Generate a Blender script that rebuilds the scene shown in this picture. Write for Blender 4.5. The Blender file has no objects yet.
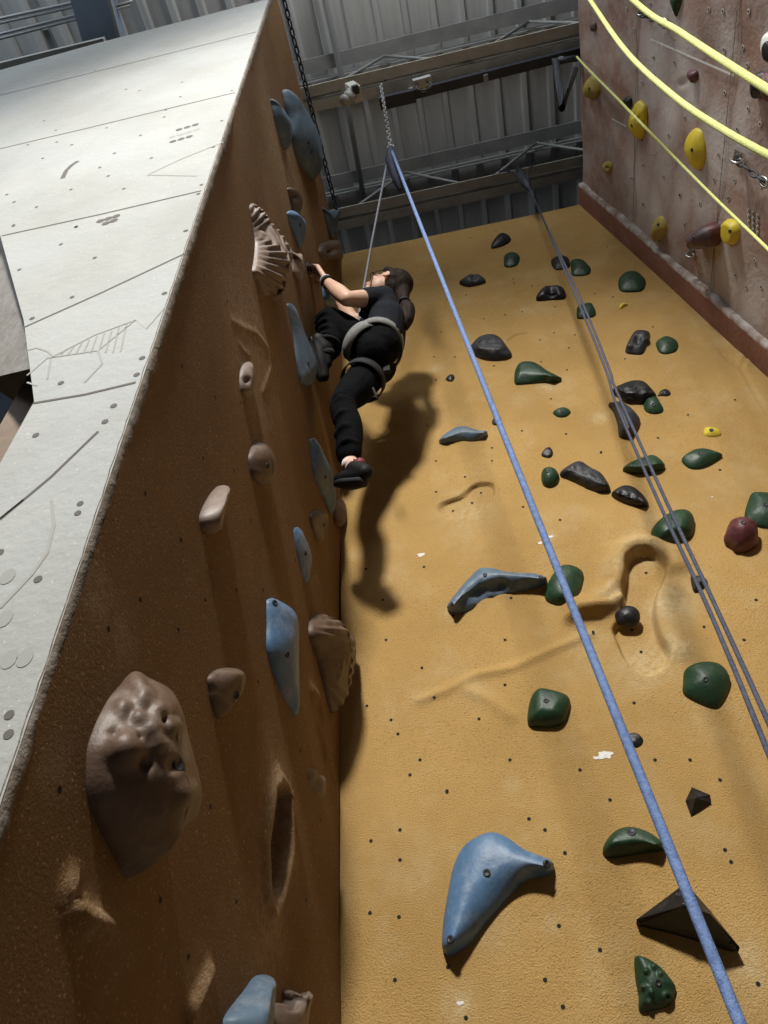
import bpy, bmesh, math, random
import numpy as np
from mathutils import Vector, Matrix, noise
from mathutils.bvhtree import BVHTree
random.seed(7)
SC = bpy.context.scene
COL = SC.collection
PI = math.pi

# ------------------------------------------------------------------ camera
F, CX, CY = 775.0, 384.0, 512.0
DZ = Vector((343 - CX, -222 - CY, F)).normalized()
DY = Vector((615 - CX, 1350 - CY, F)); DY = (DY - DZ * DY.dot(DZ)).normalized()
DX = DY.cross(DZ)
CAM = Vector((0, 0, 1.6))
WY = 2.5            # ochre wall plane
WX = -0.61          # brown wall plane
FY = 0.79           # white face plane
RN = Vector((-1, 0, -.173)).normalized()     # overhanging red wall, normal into the bay
RP = Vector((1.18, 0, 7.1))
TOP = 7.1

def ray(u, v):
    c = Vector(((u - CX) / F, (v - CY) / F, 1))
    return Vector((DX.dot(c), DY.dot(c), DZ.dot(c)))
def onY(u, v, Y): d = ray(u, v); return CAM + d * (Y / d.y)
def onX(u, v, X): d = ray(u, v); return CAM + d * (X / d.x)
def onZ(u, v, Z): d = ray(u, v); return CAM + d * ((Z - CAM.z) / d.z)
def onR(u, v, h=0.0):
    d = ray(u, v); return CAM + d * (RN.dot(RP + RN * h - CAM) / RN.dot(d))
def proj(p):
    q = Vector(p) - CAM
    c = DX * q.x + DY * q.y + DZ * q.z
    return CX + F * c.x / c.z, CY + F * c.y / c.z
PL = {'O': (Vector((0, -1, 0)), lambda u, v, h: onY(u, v, WY - h)),
      'B': (Vector((1, 0, 0)), lambda u, v, h: onX(u, v, WX + h)),
      'R': (RN, lambda u, v, h: onR(u, v, h)),
      'W': (Vector((0, -1, 0)), lambda u, v, h: onY(u, v, FY - h))}

cam = bpy.data.cameras.new('camera'); camo = bpy.data.objects.new('camera', cam); COL.objects.link(camo)
right = Vector((DX[0], DY[0], DZ[0])); down = Vector((DX[1], DY[1], DZ[1])); fwd = Vector((DX[2], DY[2], DZ[2]))
M = Matrix((right, -down, -fwd)).transposed().to_4x4(); M.translation = CAM
camo.matrix_world = M
cam.sensor_fit = 'VERTICAL'; cam.sensor_height = 36; cam.lens = F * 36 / 1024
cam.clip_start = .02
SC.camera = camo

# ------------------------------------------------------------------ materials
def mat(name, c1, c2=None, rough=.6, nscale=8, bump=0, bscale=60, chalk=0, chalkc=(.55, .53, .5), chscale=9, metal=0, clo=.5,
        attr=False, detail=4, bdist=.01, spec=.4, speck=0, speckc=(.02, .02, .02), speckscale=120, stretch=None):
    m = bpy.data.materials.new(name); m.use_nodes = True
    nt = m.node_tree; N = nt.nodes; L = nt.links
    b = N['Principled BSDF']
    b.inputs['Roughness'].default_value = rough; b.inputs['Metallic'].default_value = metal
    b.inputs['Specular IOR Level'].default_value = spec
    tc = N.new('ShaderNodeTexCoord'); src = tc.outputs['Object']
    if stretch:
        mp = N.new('ShaderNodeMapping'); mp.inputs['Scale'].default_value = stretch
        L.new(src, mp.inputs['Vector']); src = mp.outputs['Vector']
    def nz(scale, det=4, ro=.55):
        n = N.new('ShaderNodeTexNoise'); n.inputs['Scale'].default_value = scale
        n.inputs['Detail'].default_value = det; n.inputs['Roughness'].default_value = ro
        L.new(src, n.inputs['Vector']); return n.outputs['Fac']
    def rmp(inp, lo, hi, a=0., z=1.):
        r = N.new('ShaderNodeMapRange'); r.inputs['From Min'].default_value = lo; r.inputs['From Max'].default_value = hi
        r.inputs['To Min'].default_value = a; r.inputs['To Max'].default_value = z
        L.new(inp, r.inputs['Value']); return r.outputs['Result']
    def mix(fac, a, bb):
        x = N.new('ShaderNodeMix'); x.data_type = 'RGBA'
        L.new(fac, x.inputs['Factor'])
        for i, v in ((6, a), (7, bb)):
            if isinstance(v, tuple): x.inputs[i].default_value = (*v, 1)
            else: L.new(v, x.inputs[i])
        return x.outputs[2]
    col = c1
    if c2: col = mix(rmp(nz(nscale, detail), .35, .65), c1, c2)
    if speck: col = mix(rmp(nz(speckscale, 2), .68 - speck * .1, .72), col, speckc)
    if chalk:
        col = mix(rmp(nz(chscale, 8, .7), clo, clo + .28, 0, chalk), col, chalkc)
    if attr:
        at = N.new('ShaderNodeAttribute'); at.attribute_name = 'chalk'
        mu = N.new('ShaderNodeMath'); mu.operation = 'MULTIPLY'
        L.new(at.outputs['Fac'], mu.inputs[0]); L.new(rmp(nz(45, 6, .7), .3, .62), mu.inputs[1])
        col = mix(mu.outputs[0], col, chalkc)
    if isinstance(col, tuple): b.inputs['Base Color'].default_value = (*col, 1)
    else: L.new(col, b.inputs['Base Color'])
    if bump:
        bn = N.new('ShaderNodeBump'); bn.inputs['Strength'].default_value = bump; bn.inputs['Distance'].default_value = bdist
        L.new(nz(bscale, 5, .6), bn.inputs['Height']); L.new(bn.outputs['Normal'], b.inputs['Normal'])
    return m

OCH = mat('ochre_sand_paint', (.50, .315, .112), (.43, .268, .092), .85, 3, .9, 210, .45, (.58, .46, .26), 5, attr=True, bdist=.008, spec=.15, speck=.9, speckc=(.26, .16, .055), speckscale=190)
BRN = mat('brown_sand_paint', (.20, .112, .042), (.16, .085, .030), .8, 3, .6, 170, .22, (.42, .31, .2), 6, attr=True, bdist=.007, spec=.2, speck=.6, speckc=(.38, .25, .14), speckscale=140)
WHT = mat('pale_plaster', (.41, .425, .415), (.35, .355, .335), .75, 2.2, .25, 40, .4, (.49, .48, .43), 3.5, bdist=.01, spec=.2, speck=.2, speckc=(.5, .5, .48), speckscale=90)
RED = mat('red_brown_plaster', (.30, .18, .132), (.235, .145, .112), .75, 5, .4, 30, .85, (.42, .385, .36), 4, bdist=.012, spec=.25, clo=.42)
REDT = mat('brick_red_trim', (.24, .105, .07), (.2, .085, .055), .75, 5, .4, 40, .3, (.42, .35, .3), 8)
RIMW = mat('pale_worn_rim', (.58, .54, .50), (.46, .41, .37), .8, 40)
RIM = mat('worn_pale_edge', (.46, .42, .39), (.22, .14, .1), .8, 14, .5, 50)
EDGE = mat('worn_dark_edge', (.2, .165, .13), (.11, .085, .06), .85, 25, .6, 60, .5, (.5, .47, .42), 18)
HOLE = mat('bolt_hole_dark', (.012, .01, .008), rough=.9)
LINE = mat('seam_dark', (.13, .12, .11), rough=.9)
SCRATCH = mat('incised_line_grey', (.36, .355, .33), rough=.9)
CHIP = mat('paint_chip_white', (.72, .71, .68), (.6, .58, .52), .8, 60)
DECK = mat('roof_deck_grey', (.52, .525, .50), (.44, .445, .43), .55, 5, .1, 30, stretch=(3, .3, 1))
STEEL = mat('cream_steel', (.55, .53, .46), (.45, .43, .37), .55, 6, .1, 40, .3, (.3, .28, .24), 12)
DSTEEL = mat('dark_steel', (.045, .052, .065), (.03, .035, .045), .55, 8)
GSTEEL = mat('grey_steel', (.36, .37, .36), (.28, .29, .285), .5, 8)
NAVY = mat('dark_cladding', (.035, .043, .058), (.025, .03, .04), .7, 4, stretch=(6, 1, .3))
CON = mat('concrete_floor', (.22, .21, .2), (.18, .17, .16), .8, 3)
PIPE = mat('conduit_grey', (.4, .42, .42), rough=.45, metal=.3)
def hm(name, a, b, chalk=.5, rough=.5, bump=.25, bscale=70, cc=(.45, .44, .42), **k): return mat(name, a, b, rough, 14, bump, bscale, chalk, cc, 12, bdist=.006, **k)
BLU = hm('blue_resin', (.085, .17, .29), (.06, .125, .225), .55, .45, .2, 60, (.34, .40, .46))
BLG = hm('blue_grey_resin', (.10, .155, .21), (.07, .11, .155), .6, .5, .2, 60, (.33, .36, .39))
GRN = hm('green_resin', (.016, .050, .022), (.010, .034, .015), .35, .45, .3, 60, (.12, .18, .12))
BLK = hm('black_resin', (.010, .010, .011), (.006, .006, .007), .25, .45, .35, 70, (.16, .16, .165))
GRY = hm('charcoal_resin', (.028, .029, .033), (.018, .019, .022), .5, .5, .5, 60, (.2, .2, .21))
BRH = hm('brown_resin', (.125, .078, .052), (.085, .052, .034), .5, .5, .3, 50, (.34, .28, .23))
PNK = hm('clay_resin', (.215, .162, .128), (.16, .115, .088), .5, .5, .2, 50, (.42, .36, .31))
MAR = hm('maroon_resin', (.115, .03, .036), (.075, .02, .024), .45, .45, .3, 60, (.3, .22, .22))
PUR = hm('dusty_purple_resin', (.10, .06, .065), (.07, .04, .045), .5, .45, .3, 60, (.33, .3, .3))
YEL = hm('yellow_resin', (.66, .52, .035), (.56, .43, .028), .3, .5, .2, 50, (.55, .48, .25))
OLV = hm('dirty_yellow_resin', (.40, .31, .05), (.3, .23, .04), .5, .55, .2, 50, (.45, .4, .28))
WHR = hm('white_resin', (.68, .70, .66), (.6, .62, .58), .2, .4)
BOLT = mat('bolt_steel', (.035, .035, .038), rough=.5, metal=.4)
METAL = mat('hanger_steel', (.5, .5, .48), (.38, .38, .37), .35, 20, metal=.9)
ROPEB = mat('blue_rope', (.17, .25, .46), (.10, .16, .33), .8, 90, .4, 300)
ROPED = mat('navy_rope', (.035, .042, .075), (.075, .082, .115), .8, 120, .4, 300)
ROPEY = mat('yellow_rope', (.66, .68, .26), (.56, .60, .19), .8, 90, .4, 300)
ROPEG = mat('grey_rope', (.22, .23, .27), (.14, .15, .19), .8, 90)
SLING = mat('navy_sling', (.03, .037, .075), (.022, .027, .05), .8, 30)
SKIN = mat('skin', (.62, .40, .29), (.56, .34, .24), .5, 12, .1, 60, spec=.4)
SHIRT = mat('navy_shirt', (.016, .018, .025), (.011, .0125, .017), .9, 20, .3, 40, spec=.15)
TROUS = mat('black_trousers', (.0045, .0045, .0055), (.0028, .0028, .0035), .9, 20, .4, 25, spec=.08)
GTROU = mat('grey_trousers', (.022, .022, .024), (.014, .014, .016), .9, 20, .4, 25, spec=.15)  # greyer cloth tone for the rolled cuff
HAIR = mat('brown_hair', (.012, .008, .006), (.035, .024, .018), .7, 60, .5, 90, spec=.12, stretch=(1, 1, .25))
WEB = mat('grey_webbing', (.20, .20, .195), (.15, .15, .145), .8, 50)
DWEB = mat('dark_webbing', (.012, .012, .014), rough=.8)
SHOE = mat('black_shoe', (.006, .006, .006), (.011, .0105, .011), .6, 20, spec=.2)
SHRED = mat('red_shoe_panel', (.22, .02, .03), (.15, .015, .02), .6, 20)
SOCK = mat('pale_sock', (.62, .58, .55), rough=.9)

# ------------------------------------------------------------------ mesh helpers
def link(name, me, parent=None, org=None):
    o = bpy.data.objects.new(name, me); COL.objects.link(o)
    if parent is not None:
        o.parent = parent
    if org is not None: o.location = org
    return o
def wloc(o):
    v = Vector((0, 0, 0))
    while o is not None: v += o.location; o = o.parent
    return v
def build(name, verts, faces, m, parent=None, org=None, smooth=True, mids=None, mats=None):
    """verts in world space; org = world origin for a top-level object."""
    base = wloc(parent) if parent is not None else Vector(org if org is not None else (0, 0, 0))
    me = bpy.data.meshes.new(name)
    me.from_pydata([tuple(Vector(v) - base) for v in verts], [], [tuple(f) for f in faces])
    for q in (mats or [m]): me.materials.append(q)
    if mids is not None: me.polygons.foreach_set('material_index', mids)
    me.polygons.foreach_set('use_smooth', [smooth] * len(me.polygons))
    me.update()
    return link(name, me, parent, None if parent is not None else base)
def empty(name, loc):
    o = bpy.data.objects.new(name, None); COL.objects.link(o); o.location = loc; return o
def tag(o, label, cat, group=None):
    o['label'] = label; o['category'] = cat
    if group: o['group'] = group
    return o
def struct(o): o['kind'] = 'structure'; return o
class MB:
    def __init__(s): s.v = []; s.f = []
    def add(s, v, f):
        n = len(s.v); s.v += [Vector(q) for q in v]; s.f += [[i + n for i in q] for q in f]; return s
    def box(s, c, sz, ax=None):
        c = Vector(c); ax = ax or (Vector((1, 0, 0)), Vector((0, 1, 0)), Vector((0, 0, 1)))
        vs = [c + ax[0] * (i * sz[0] / 2) + ax[1] * (j * sz[1] / 2) + ax[2] * (k * sz[2] / 2) for i in (-1, 1) for j in (-1, 1) for k in (-1, 1)]
        return s.add(vs, [(0, 1, 3, 2), (4, 6, 7, 5), (0, 4, 5, 1), (2, 3, 7, 6), (0, 2, 6, 4), (1, 5, 7, 3)])
    def beam(s, a, b, w, h, up=Vector((0, 0, 1))):
        a = Vector(a); b = Vector(b); d = (b - a); L = d.length; d.normalize()
        sd = d.cross(up)
        if sd.length < 1e-4: sd = d.cross(Vector((0, 1, 0)))
        sd.normalize(); u = sd.cross(d)
        return s.box((a + b) / 2, (L, w, h), (d, sd, u))
    def tube(s, pts, rad, n=10, cap=True):
        pts = [Vector(p) for p in pts]
        if not hasattr(rad, '__len__'): rad = [rad] * len(pts)
        vs = []; fs = []; prev = None
        for i, p in enumerate(pts):
            t = (pts[min(i + 1, len(pts) - 1)] - pts[max(i - 1, 0)]).normalized()
            if prev is None:
                a = t.cross(Vector((0, 0, 1)));
                if a.length < .1: a = t.cross(Vector((0, 1, 0)))
            else: a = prev - t * prev.dot(t)
            a.normalize(); prev = a; b = t.cross(a)
            for k in range(n):
                an = 2 * PI * k / n; vs.append(p + (a * math.cos(an) + b * math.sin(an)) * rad[i])
        for i in range(len(pts) - 1):
            for k in range(n): fs.append((i * n + k, i * n + (k + 1) % n, (i + 1) * n + (k + 1) % n, (i + 1) * n + k))
        if cap:
            fs.append(tuple(range(n))[::-1]); fs.append(tuple((len(pts) - 1) * n + k for k in range(n)))
        return s.add(vs, fs)
    def ball(s, c, r, ax=None, nu=20, nv=12):
        c = Vector(c); ax = ax or (Vector((1, 0, 0)), Vector((0, 1, 0)), Vector((0, 0, 1)))
        if not hasattr(r, '__len__'): r = (r, r, r)
        vs = [c + ax[2] * r[2]]; fs = []
        for j in range(1, nv):
            th = PI * j / nv
            for i in range(nu):
                ph = 2 * PI * i / nu
                vs.append(c + ax[0] * (r[0] * math.sin(th) * math.cos(ph)) + ax[1] * (r[1] * math.sin(th) * math.sin(ph)) + ax[2] * (r[2] * math.cos(th)))
        vs.append(c - ax[2] * r[2]); L = len(vs) - 1
        for i in range(nu):
            fs.append((0, 1 + i, 1 + (i + 1) % nu)); fs.append((L, L - nu + (i + 1) % nu, L - nu + i))
        for j in range(nv - 2):
            for i in range(nu):
                a = 1 + j * nu + i; b = 1 + j * nu + (i + 1) % nu
                fs.append((a, a + nu, b + nu, b))
        return s.add(vs, fs)
    def limb(s, pts, rad, n=14, sub=5):
        """capsule chain: smooth spline through joints, round ends"""
        P, R = spline(pts, rad, sub)
        s.tube(P, R, n); s.ball(P[0], R[0] * .998, nu=n, nv=8); s.ball(P[-1], R[-1] * .998, nu=n, nv=8); return s
    def build(s, name, m, parent=None, org=None, smooth=True):
        return build(name, s.v, s.f, m, parent, org, smooth)
def spline(pts, rad, sub):
    pts = [Vector(p) for p in pts]
    if not hasattr(rad, '__len__'): rad = [rad] * len(pts)
    if len(pts) == 2: sub = 1
    P = []; R = []
    for i in range(len(pts) - 1):
        p0 = pts[max(i - 1, 0)]; p1 = pts[i]; p2 = pts[i + 1]; p3 = pts[min(i + 2, len(pts) - 1)]
        for k in range(sub):
            t = k / sub
            P.append(.5 * ((2 * p1) + (p2 - p0) * t + (2 * p0 - 5 * p1 + 4 * p2 - p3) * t * t + (3 * p1 - p0 - 3 * p2 + p3) * t ** 3))
            u = t * t * (3 - 2 * t); R.append(rad[i] * (1 - u) + rad[i + 1] * u)
    P.append(pts[-1]); R.append(rad[-1]); return P, R
def remesh(name, mb, vox, m, parent=None, org=None, smooth_it=4):
    """fuse overlapping closed pieces into one continuous skin"""
    o = mb.build(name + '_raw', m, None, (0, 0, 0))
    r = o.modifiers.new('r', 'REMESH'); r.mode = 'VOXEL'; r.voxel_size = vox
    s = o.modifiers.new('s', 'SMOOTH'); s.iterations = smooth_it; s.factor = .5
    dg = bpy.context.evaluated_depsgraph_get()
    me = bpy.data.meshes.new_from_object(o.evaluated_get(dg))
    raw = o.data; bpy.data.objects.remove(o); bpy.data.meshes.remove(raw)
    base = wloc(parent) if parent is not None else Vector(org if org is not None else (0, 0, 0))
    me.transform(Matrix.Translation(-base)); me.name = name
    me.materials.clear(); me.materials.append(m)
    me.polygons.foreach_set('use_smooth', [True] * len(me.polygons)); me.update()
    return link(name, me, parent, None if parent is not None else base)

# crops of the photograph the outlines were measured in: offset, scale
CR = {'c5': (420, 220, 4.267), 'c6': (590, 220, 4.264), 'c7': (420, 440, 3.411), 'c8': (590, 440, 3.416), 'c9': (420, 720, 2.207),
      'z4': (180, 420, 3.2), 'bg': (60, 640, 3.84), 'cb': (255, 70, 5.69), 'sh': (220, 180, 5.908), 'c4': (230, 180, 3.2),
      'bt': (200, 940, 4.8), 'b6': (160, 720, 3.2), 'rd': (570, 0, 3.88), 're': (700, 0, 7.88), 'cf': (600, 360, 9.6),
      'pk': (560, 530, 5.486), 'kn': (660, 550, 10.97), 'px': (0, 0, 1), 'w1': (0, 0, 2.954), 'w2': (0, 220, 2.954), 'w3': (0, 500, 3.2),
      'r2': (640, 180, 6.0), 'w7': (0, 780, 3.84)}
def cv(cr, pts):
    ox, oy, s = CR[cr]; return [(ox + x / s, oy + y / s) for x, y in pts]

# ------------------------------------------------------------------ climbing holds
def resample(poly, n):
    m = len(poly); P = []
    for i in range(m):
        p0, p1, p2, p3 = [Vector((*poly[(i + k) % m], 0)) for k in (-1, 0, 1, 2)]
        d1 = (p2 - p1).length
        t1 = (p2 - p0) * .5; t2 = (p3 - p1) * .5
        if t1.length > d1: t1 *= d1 / t1.length
        if t2.length > d1: t2 *= d1 / t2.length
        for k in range(12):
            t = k / 12; h1 = 2*t**3-3*t*t+1; h2 = t**3-2*t*t+t; h3 = -2*t**3+3*t*t; h4 = t**3-t*t
            P.append(p1 * h1 + t1 * h2 + p2 * h3 + t2 * h4)
    cum = [0]
    for i in range(len(P)): cum.append(cum[-1] + (P[(i + 1) % len(P)] - P[i]).length)
    out = []; j = 0
    for k in range(n):
        s = cum[-1] * k / n
        while cum[j + 1] < s: j += 1
        t = (s - cum[j]) / max(1e-9, cum[j + 1] - cum[j])
        q = P[j].lerp(P[(j + 1) % len(P)], t); out.append((q.x, q.y))
    return out
HOLDS = {}
def hold(key, name, label, plane, cr, outline, m, h=None, hr=None, ridge=None, prof=('dome', .8), kf=.7, bolts=(), ribs=None, bumps=(), nz=0, nzs=12,
         n=44, rings=10, group=None, cat='climbing hold', sharp=False, scoop=None, mats=None, mid=None, boltr=None):
    N, fn = PL[plane]
    out = cv(cr, outline)
    area = sum(out[i][0] * out[(i + 1) % len(out)][1] - out[(i + 1) % len(out)][0] * out[i][1] for i in range(len(out)))
    if area < 0: out = out[::-1]
    if sharp:
        o2 = []
        for i in range(len(out)):
            a = out[i]; b = out[(i + 1) % len(out)]
            for t in range(6): o2.append((a[0] + (b[0] - a[0]) * t / 6, a[1] + (b[1] - a[1]) * t / 6))
        S = o2; n = len(S)
    else: S = resample(out, n)
    cxp = sum(p[0] for p in S) / n; cyp = sum(p[1] for p in S) / n
    c0 = fn(cxp, cyp, 0)
    a = proj(c0); b = proj(c0 + N * .02)
    dirv = Vector((b[0] - a[0], b[1] - a[1])); ppm = dirv.length / .02; dirv.normalize()
    ext = [p[0] * dirv.x + p[1] * dirv.y for p in S]
    if h is None:
        if plane == 'O':
            W = [fn(p[0], p[1], 0) for p in S]
            sx = max(p.x for p in W) - min(p.x for p in W); sz = max(p.z for p in W) - min(p.z for p in W)
            h = (hr or .33) * min(sx, sz)
        else: h = (hr or .5) * (max(ext) - min(ext)) / ppm
    if plane == 'O' and key not in ('o31', 'o40'): h *= .78
    pd0 = Vector((-dirv.y, dirv.x)); al0 = [(p[0] * pd0.x + p[1] * pd0.y, p[0] * dirv.x + p[1] * dirv.y) for p in S]
    lo0 = min(a_ for a_, _ in al0); hi0 = max(a_ for a_, _ in al0)
    def wid(t):
        tol = (hi0 - lo0) * .06; nb = [b_ for a_, b_ in al0 if abs(a_ - t) < tol] or [0]
        return max(nb) - min(nb)
    wm = max(wid(lo0 + (hi0 - lo0) * k / 20) for k in range(21))
    def hloc(t): return h * max(.28, min(1, wid(t) / wm)) if plane == 'B' else h
    hi = []
    for i in range(n):
        p, q = S[i - 1], S[(i + 1) % n]
        nr = Vector((q[1] - p[1], -(q[0] - p[0])))
        if nr.length > 1e-9: nr.normalize()
        hi.append(hloc(al0[i][0]) * max(.16, (max(kf, .85) if plane == 'B' else kf) * max(0, nr.dot(dirv)) ** .8))
    for _ in range(3): hi = [(hi[i - 1] + 2 * hi[i] + hi[(i + 1) % n]) / 4 for i in range(n)]
    base = []
    for i in range(n):
        P = fn(S[i][0], S[i][1], hi[i]); base.append(P - N * hi[i])
    cen = sum(base, Vector()) / n
    RH = []
    if plane == 'B':
        kf = max(kf, .85); pd = Vector((-dirv.y, dirv.x)); al = [(p[0] * pd.x + p[1] * pd.y, p[0] * dirv.x + p[1] * dirv.y) for p in S]
        lo = min(a_ for a_, _ in al); hi_ = max(a_ for a_, _ in al); RW = []
        for fr in (.22, .36, .5, .64, .78):
            t = lo + (hi_ - lo) * fr; nb = [b_ for a_, b_ in al if abs(a_ - t) < (hi_ - lo) * .06] or [b_ for _, b_ in al]
            q = (max(nb) + min(nb)) / 2 * .25 + max(nb) * .75; hk = hloc(t); RW.append(fn(pd.x * t + dirv.x * q, pd.y * t + dirv.y * q, hk) - N * hk); RH.append(hk)
        ridge = True
    elif ridge:
        RW = [fn(x, y, h) - N * h for x, y in cv(cr, ridge)]
    else: RW = [cen]
    if not RH: RH = [h] * len(RW)
    def near(p):
        if len(RW) == 1: return RW[0], h
        best = None
        for i in range(len(RW) - 1):
            d = RW[i + 1] - RW[i]; t = max(0, min(1, (p - RW[i]).dot(d) / max(1e-9, d.dot(d)))); q = RW[i] + d * t
            if best is None or (q - p).length < (best[0] - p).length: best = (q, RH[i] * (1 - t) + RH[i + 1] * t)
        return best
    V = []; Fc = []
    nr_ = [near(p) for p in base]; tgt = [q[0] for q in nr_]; th = [q[1] for q in nr_]
    for _ in range(2 if ridge else 0): tgt = [(tgt[i - 1] + tgt[i] * 2 + tgt[(i + 1) % n]) / 4 for i in range(n)]; th = [(th[i - 1] + th[i] * 2 + th[(i + 1) % n]) / 4 for i in range(n)]
    for i in range(n): V.append(base[i] - N * .004)
    HT = [0] * n
    for r in range(rings + 1):
        s = r / rings
        if prof[0] == 'dome': g = math.sin(s * PI / 2) ** prof[1]; s2 = s * .995
        elif prof[0] == 'lin': g = s ** prof[1]; s2 = s * .995
        elif prof[0] == 'flat': g = min(1, (s / prof[1])) ; g = math.sin(g * PI / 2); s2 = s * .99
        for i in range(n):
            H = hi[i] + (th[i] - hi[i]) * g
            V.append(base[i].lerp(tgt[i], s2) + N * H); HT.append(g)
    for r in range(rings + 1):
        for i in range(n): Fc.append((r * n + i, r * n + (i + 1) % n, (r + 1) * n + (i + 1) % n, (r + 1) * n + i))
    Fc.append(tuple((rings + 1) * n + i for i in range(n)))
    tb_ = bmesh.new(); tv = [tb_.verts.new(v) for v in V]
    for f in Fc:
        try: tb_.faces.new([tv[i] for i in f])
        except ValueError: pass
    bmesh.ops.recalc_face_normals(tb_, faces=tb_.faces); tb_.normal_update()
    NV = [v.normal.copy() for v in tv]; tb_.free()
    if sum(NV[i].dot(N) for i in range(len(V))) < 0: NV = [-q for q in NV]
    NEW = list(V)
    for idx in range(n, len(V)):
        rr = (idx - n) // n / rings
        edge = min(1, rr * 3 + .15)
        v = V[idx]; pu, pv = proj(v)
        d = 0
        if ribs:
            (rx, ry), cnt, amp = ribs; q = cv(cr, [(rx, ry)])[0]
            an = math.atan2(pv - q[1], pu - q[0]); d += amp * math.sin(an * cnt) * edge
        for bx, by, br, ba in bumps:
            q = cv(cr, [(bx, by)])[0]; rp = br / CR[cr][2]
            t = math.hypot(pu - q[0], pv - q[1]) / rp
            if t < 1: d += ba * (1 - t * t) ** 2
        if nz: d += nz * noise.noise((v - cen) * nzs + Vector((len(label), 2, 0))) * edge
        NEW[idx] = v + NV[idx] * d
    V = NEW
    bm = bmesh.new()
    bv = [bm.verts.new(v - cen) for v in V]
    for f in Fc:
        try: bm.faces.new([bv[i] for i in f])
        except ValueError: pass
    bmesh.ops.remove_doubles(bm, verts=bm.verts, dist=.0008)
    bmesh.ops.recalc_face_normals(bm, faces=bm.faces)
    me = bpy.data.meshes.new(name); bm.to_mesh(me)
    bvh = BVHTree.FromBMesh(bm); bm.free()
    me.materials.append(m)
    if mats:
        me.materials.append(mats)
        cd = [0] * len(me.polygons)
        for i, p in enumerate(me.polygons):
            if mid(cen + p.center, (p.center.dot(N)) / h): cd[i] = 1
        me.polygons.foreach_set('material_index', cd)
    me.polygons.foreach_set('use_smooth', [True] * len(me.polygons))
    if prof[0] == 'lin' and sharp: me.polygons.foreach_set('use_smooth', [False] * len(me.polygons))
    me.update()
    o = link(name, me, None, cen); tag(o, label, cat, group)
    if not group:
        pass
    for bp in bolts:
        u, v = cv(cr, [bp[:2]])[0]
        d = ray(u, v).normalized(); loc, nn, _, _ = bvh.ray_cast(CAM - cen, d)
        if loc is None: continue
        if nn.dot(d) > 0: nn = -nn
        bolt(o, cen + loc, nn, boltr or .0085)
    HOLDS[key] = o
    return o
def bolt(parent, p, nn, r):
    nn = (nn * .7 + Vector((0, 0, 0))).normalized()
    a = nn.orthogonal().normalized(); b = nn.cross(a); V = []; Fc = []; K = 12
    for rad, z in ((r * 1.15, -.004), (r * 1.1, .0016), (r * .75, .0022), (r * .6, .0006), (.0001, .0004)):
        for k in range(K):
            t = 2 * PI * k / K; V.append(p + a * (rad * math.cos(t)) + b * (rad * math.sin(t)) + nn * z)
    for j in range(4):
        for k in range(K): Fc.append((j * K + k, j * K + (k + 1) % K, (j + 1) * K + (k + 1) % K, (j + 1) * K + k))
    build('bolt', V, Fc, BOLT, parent)

# ------------------------------------------------------------------ walls
def axis(lo, hi, step, fine=()):
    out = [lo]
    while out[-1] < hi - 1e-6:
        st = step
        for a, b, s in fine:
            if a <= out[-1] < b: st = s
        out.append(min(hi, out[-1] + st))
    return np.array(out)
def seg_dist(X, Z, pts):
    """distance to a polyline and the parameter along it (0..1)"""
    D = np.full(X.shape, 1e9); T = np.zeros(X.shape); L = len(pts) - 1
    for i in range(L):
        ax_, az_ = pts[i]; bx_, bz_ = pts[i + 1]; dx, dz = bx_ - ax_, bz_ - az_
        t = np.clip(((X - ax_) * dx + (Z - az_) * dz) / (dx * dx + dz * dz + 1e-12), 0, 1)
        d = np.hypot(X - ax_ - t * dx, Z - az_ - t * dz); w = d < D
        D[w] = d[w]; T[w] = (i + t[w]) / L
    return D, T
def poly_sd(X, Z, pts):
    D, _ = seg_dist(X, Z, list(pts) + [pts[0]])
    ins = np.zeros(X.shape, bool); n = len(pts)
    for i in range(n):
        x1, z1 = pts[i]; x2, z2 = pts[(i + 1) % n]
        c = ((z1 > Z) != (z2 > Z)) & (X < (x2 - x1) * (Z - z1) / (z2 - z1 + 1e-12) + x1); ins ^= c
    return np.where(ins, -D, D)
def sst(a, b, x): t = np.clip((x - a) / (b - a), 0, 1); return t * t * (3 - 2 * t)
def sm(poly, n=80): return resample(poly, n)
def wall_mesh(name, A, B, height, chalk, to3, m, extra):
    """a grid of A x B wall coordinates pushed out by height(A,B); extra = list of (verts, faces, material)"""
    GA, GB = np.meshgrid(A, B); H = height(GA, GB); CHK = chalk(GA, GB)
    P = to3(GA, GB, H).reshape(-1, 3); na, nb = len(A), len(B)
    i = np.arange(na - 1)[None, :] + (np.arange(nb - 1) * na)[:, None]
    Q = np.stack([i, i + 1, i + na + 1, i + na], -1).reshape(-1, 4)
    V = P.tolist(); Fc = Q.tolist(); mids = [0] * len(Fc); mats = [m]
    for v, f, mm in extra:
        if mm not in mats: mats.append(mm)
        k = len(V); V += [list(q) for q in v]; Fc += [[j + k for j in q] for q in f]; mids += [mats.index(mm)] * len(f)
    o = build(name, V, Fc, m, None, (0, 0, 0), True, mids, mats)
    at = o.data.attributes.new('chalk', 'FLOAT', 'POINT')
    arr = np.zeros(len(V), np.float32); arr[:na * nb] = np.clip(CHK, 0, 1).reshape(-1); at.data.foreach_set('value', arr)
    return struct(o)
def disc(p, N, r, m, k=8, lift=.0008, sq=1.0):
    a = N.orthogonal().normalized() if abs(N.z) > .9 else Vector((0, 0, 1)).cross(N).normalized(); b = N.cross(a)
    return ([p + N * lift + a * (r * math.cos(2 * PI * i / k)) + b * (r * sq * math.sin(2 * PI * i / k)) for i in range(k)], [tuple(range(k))], m)
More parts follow.
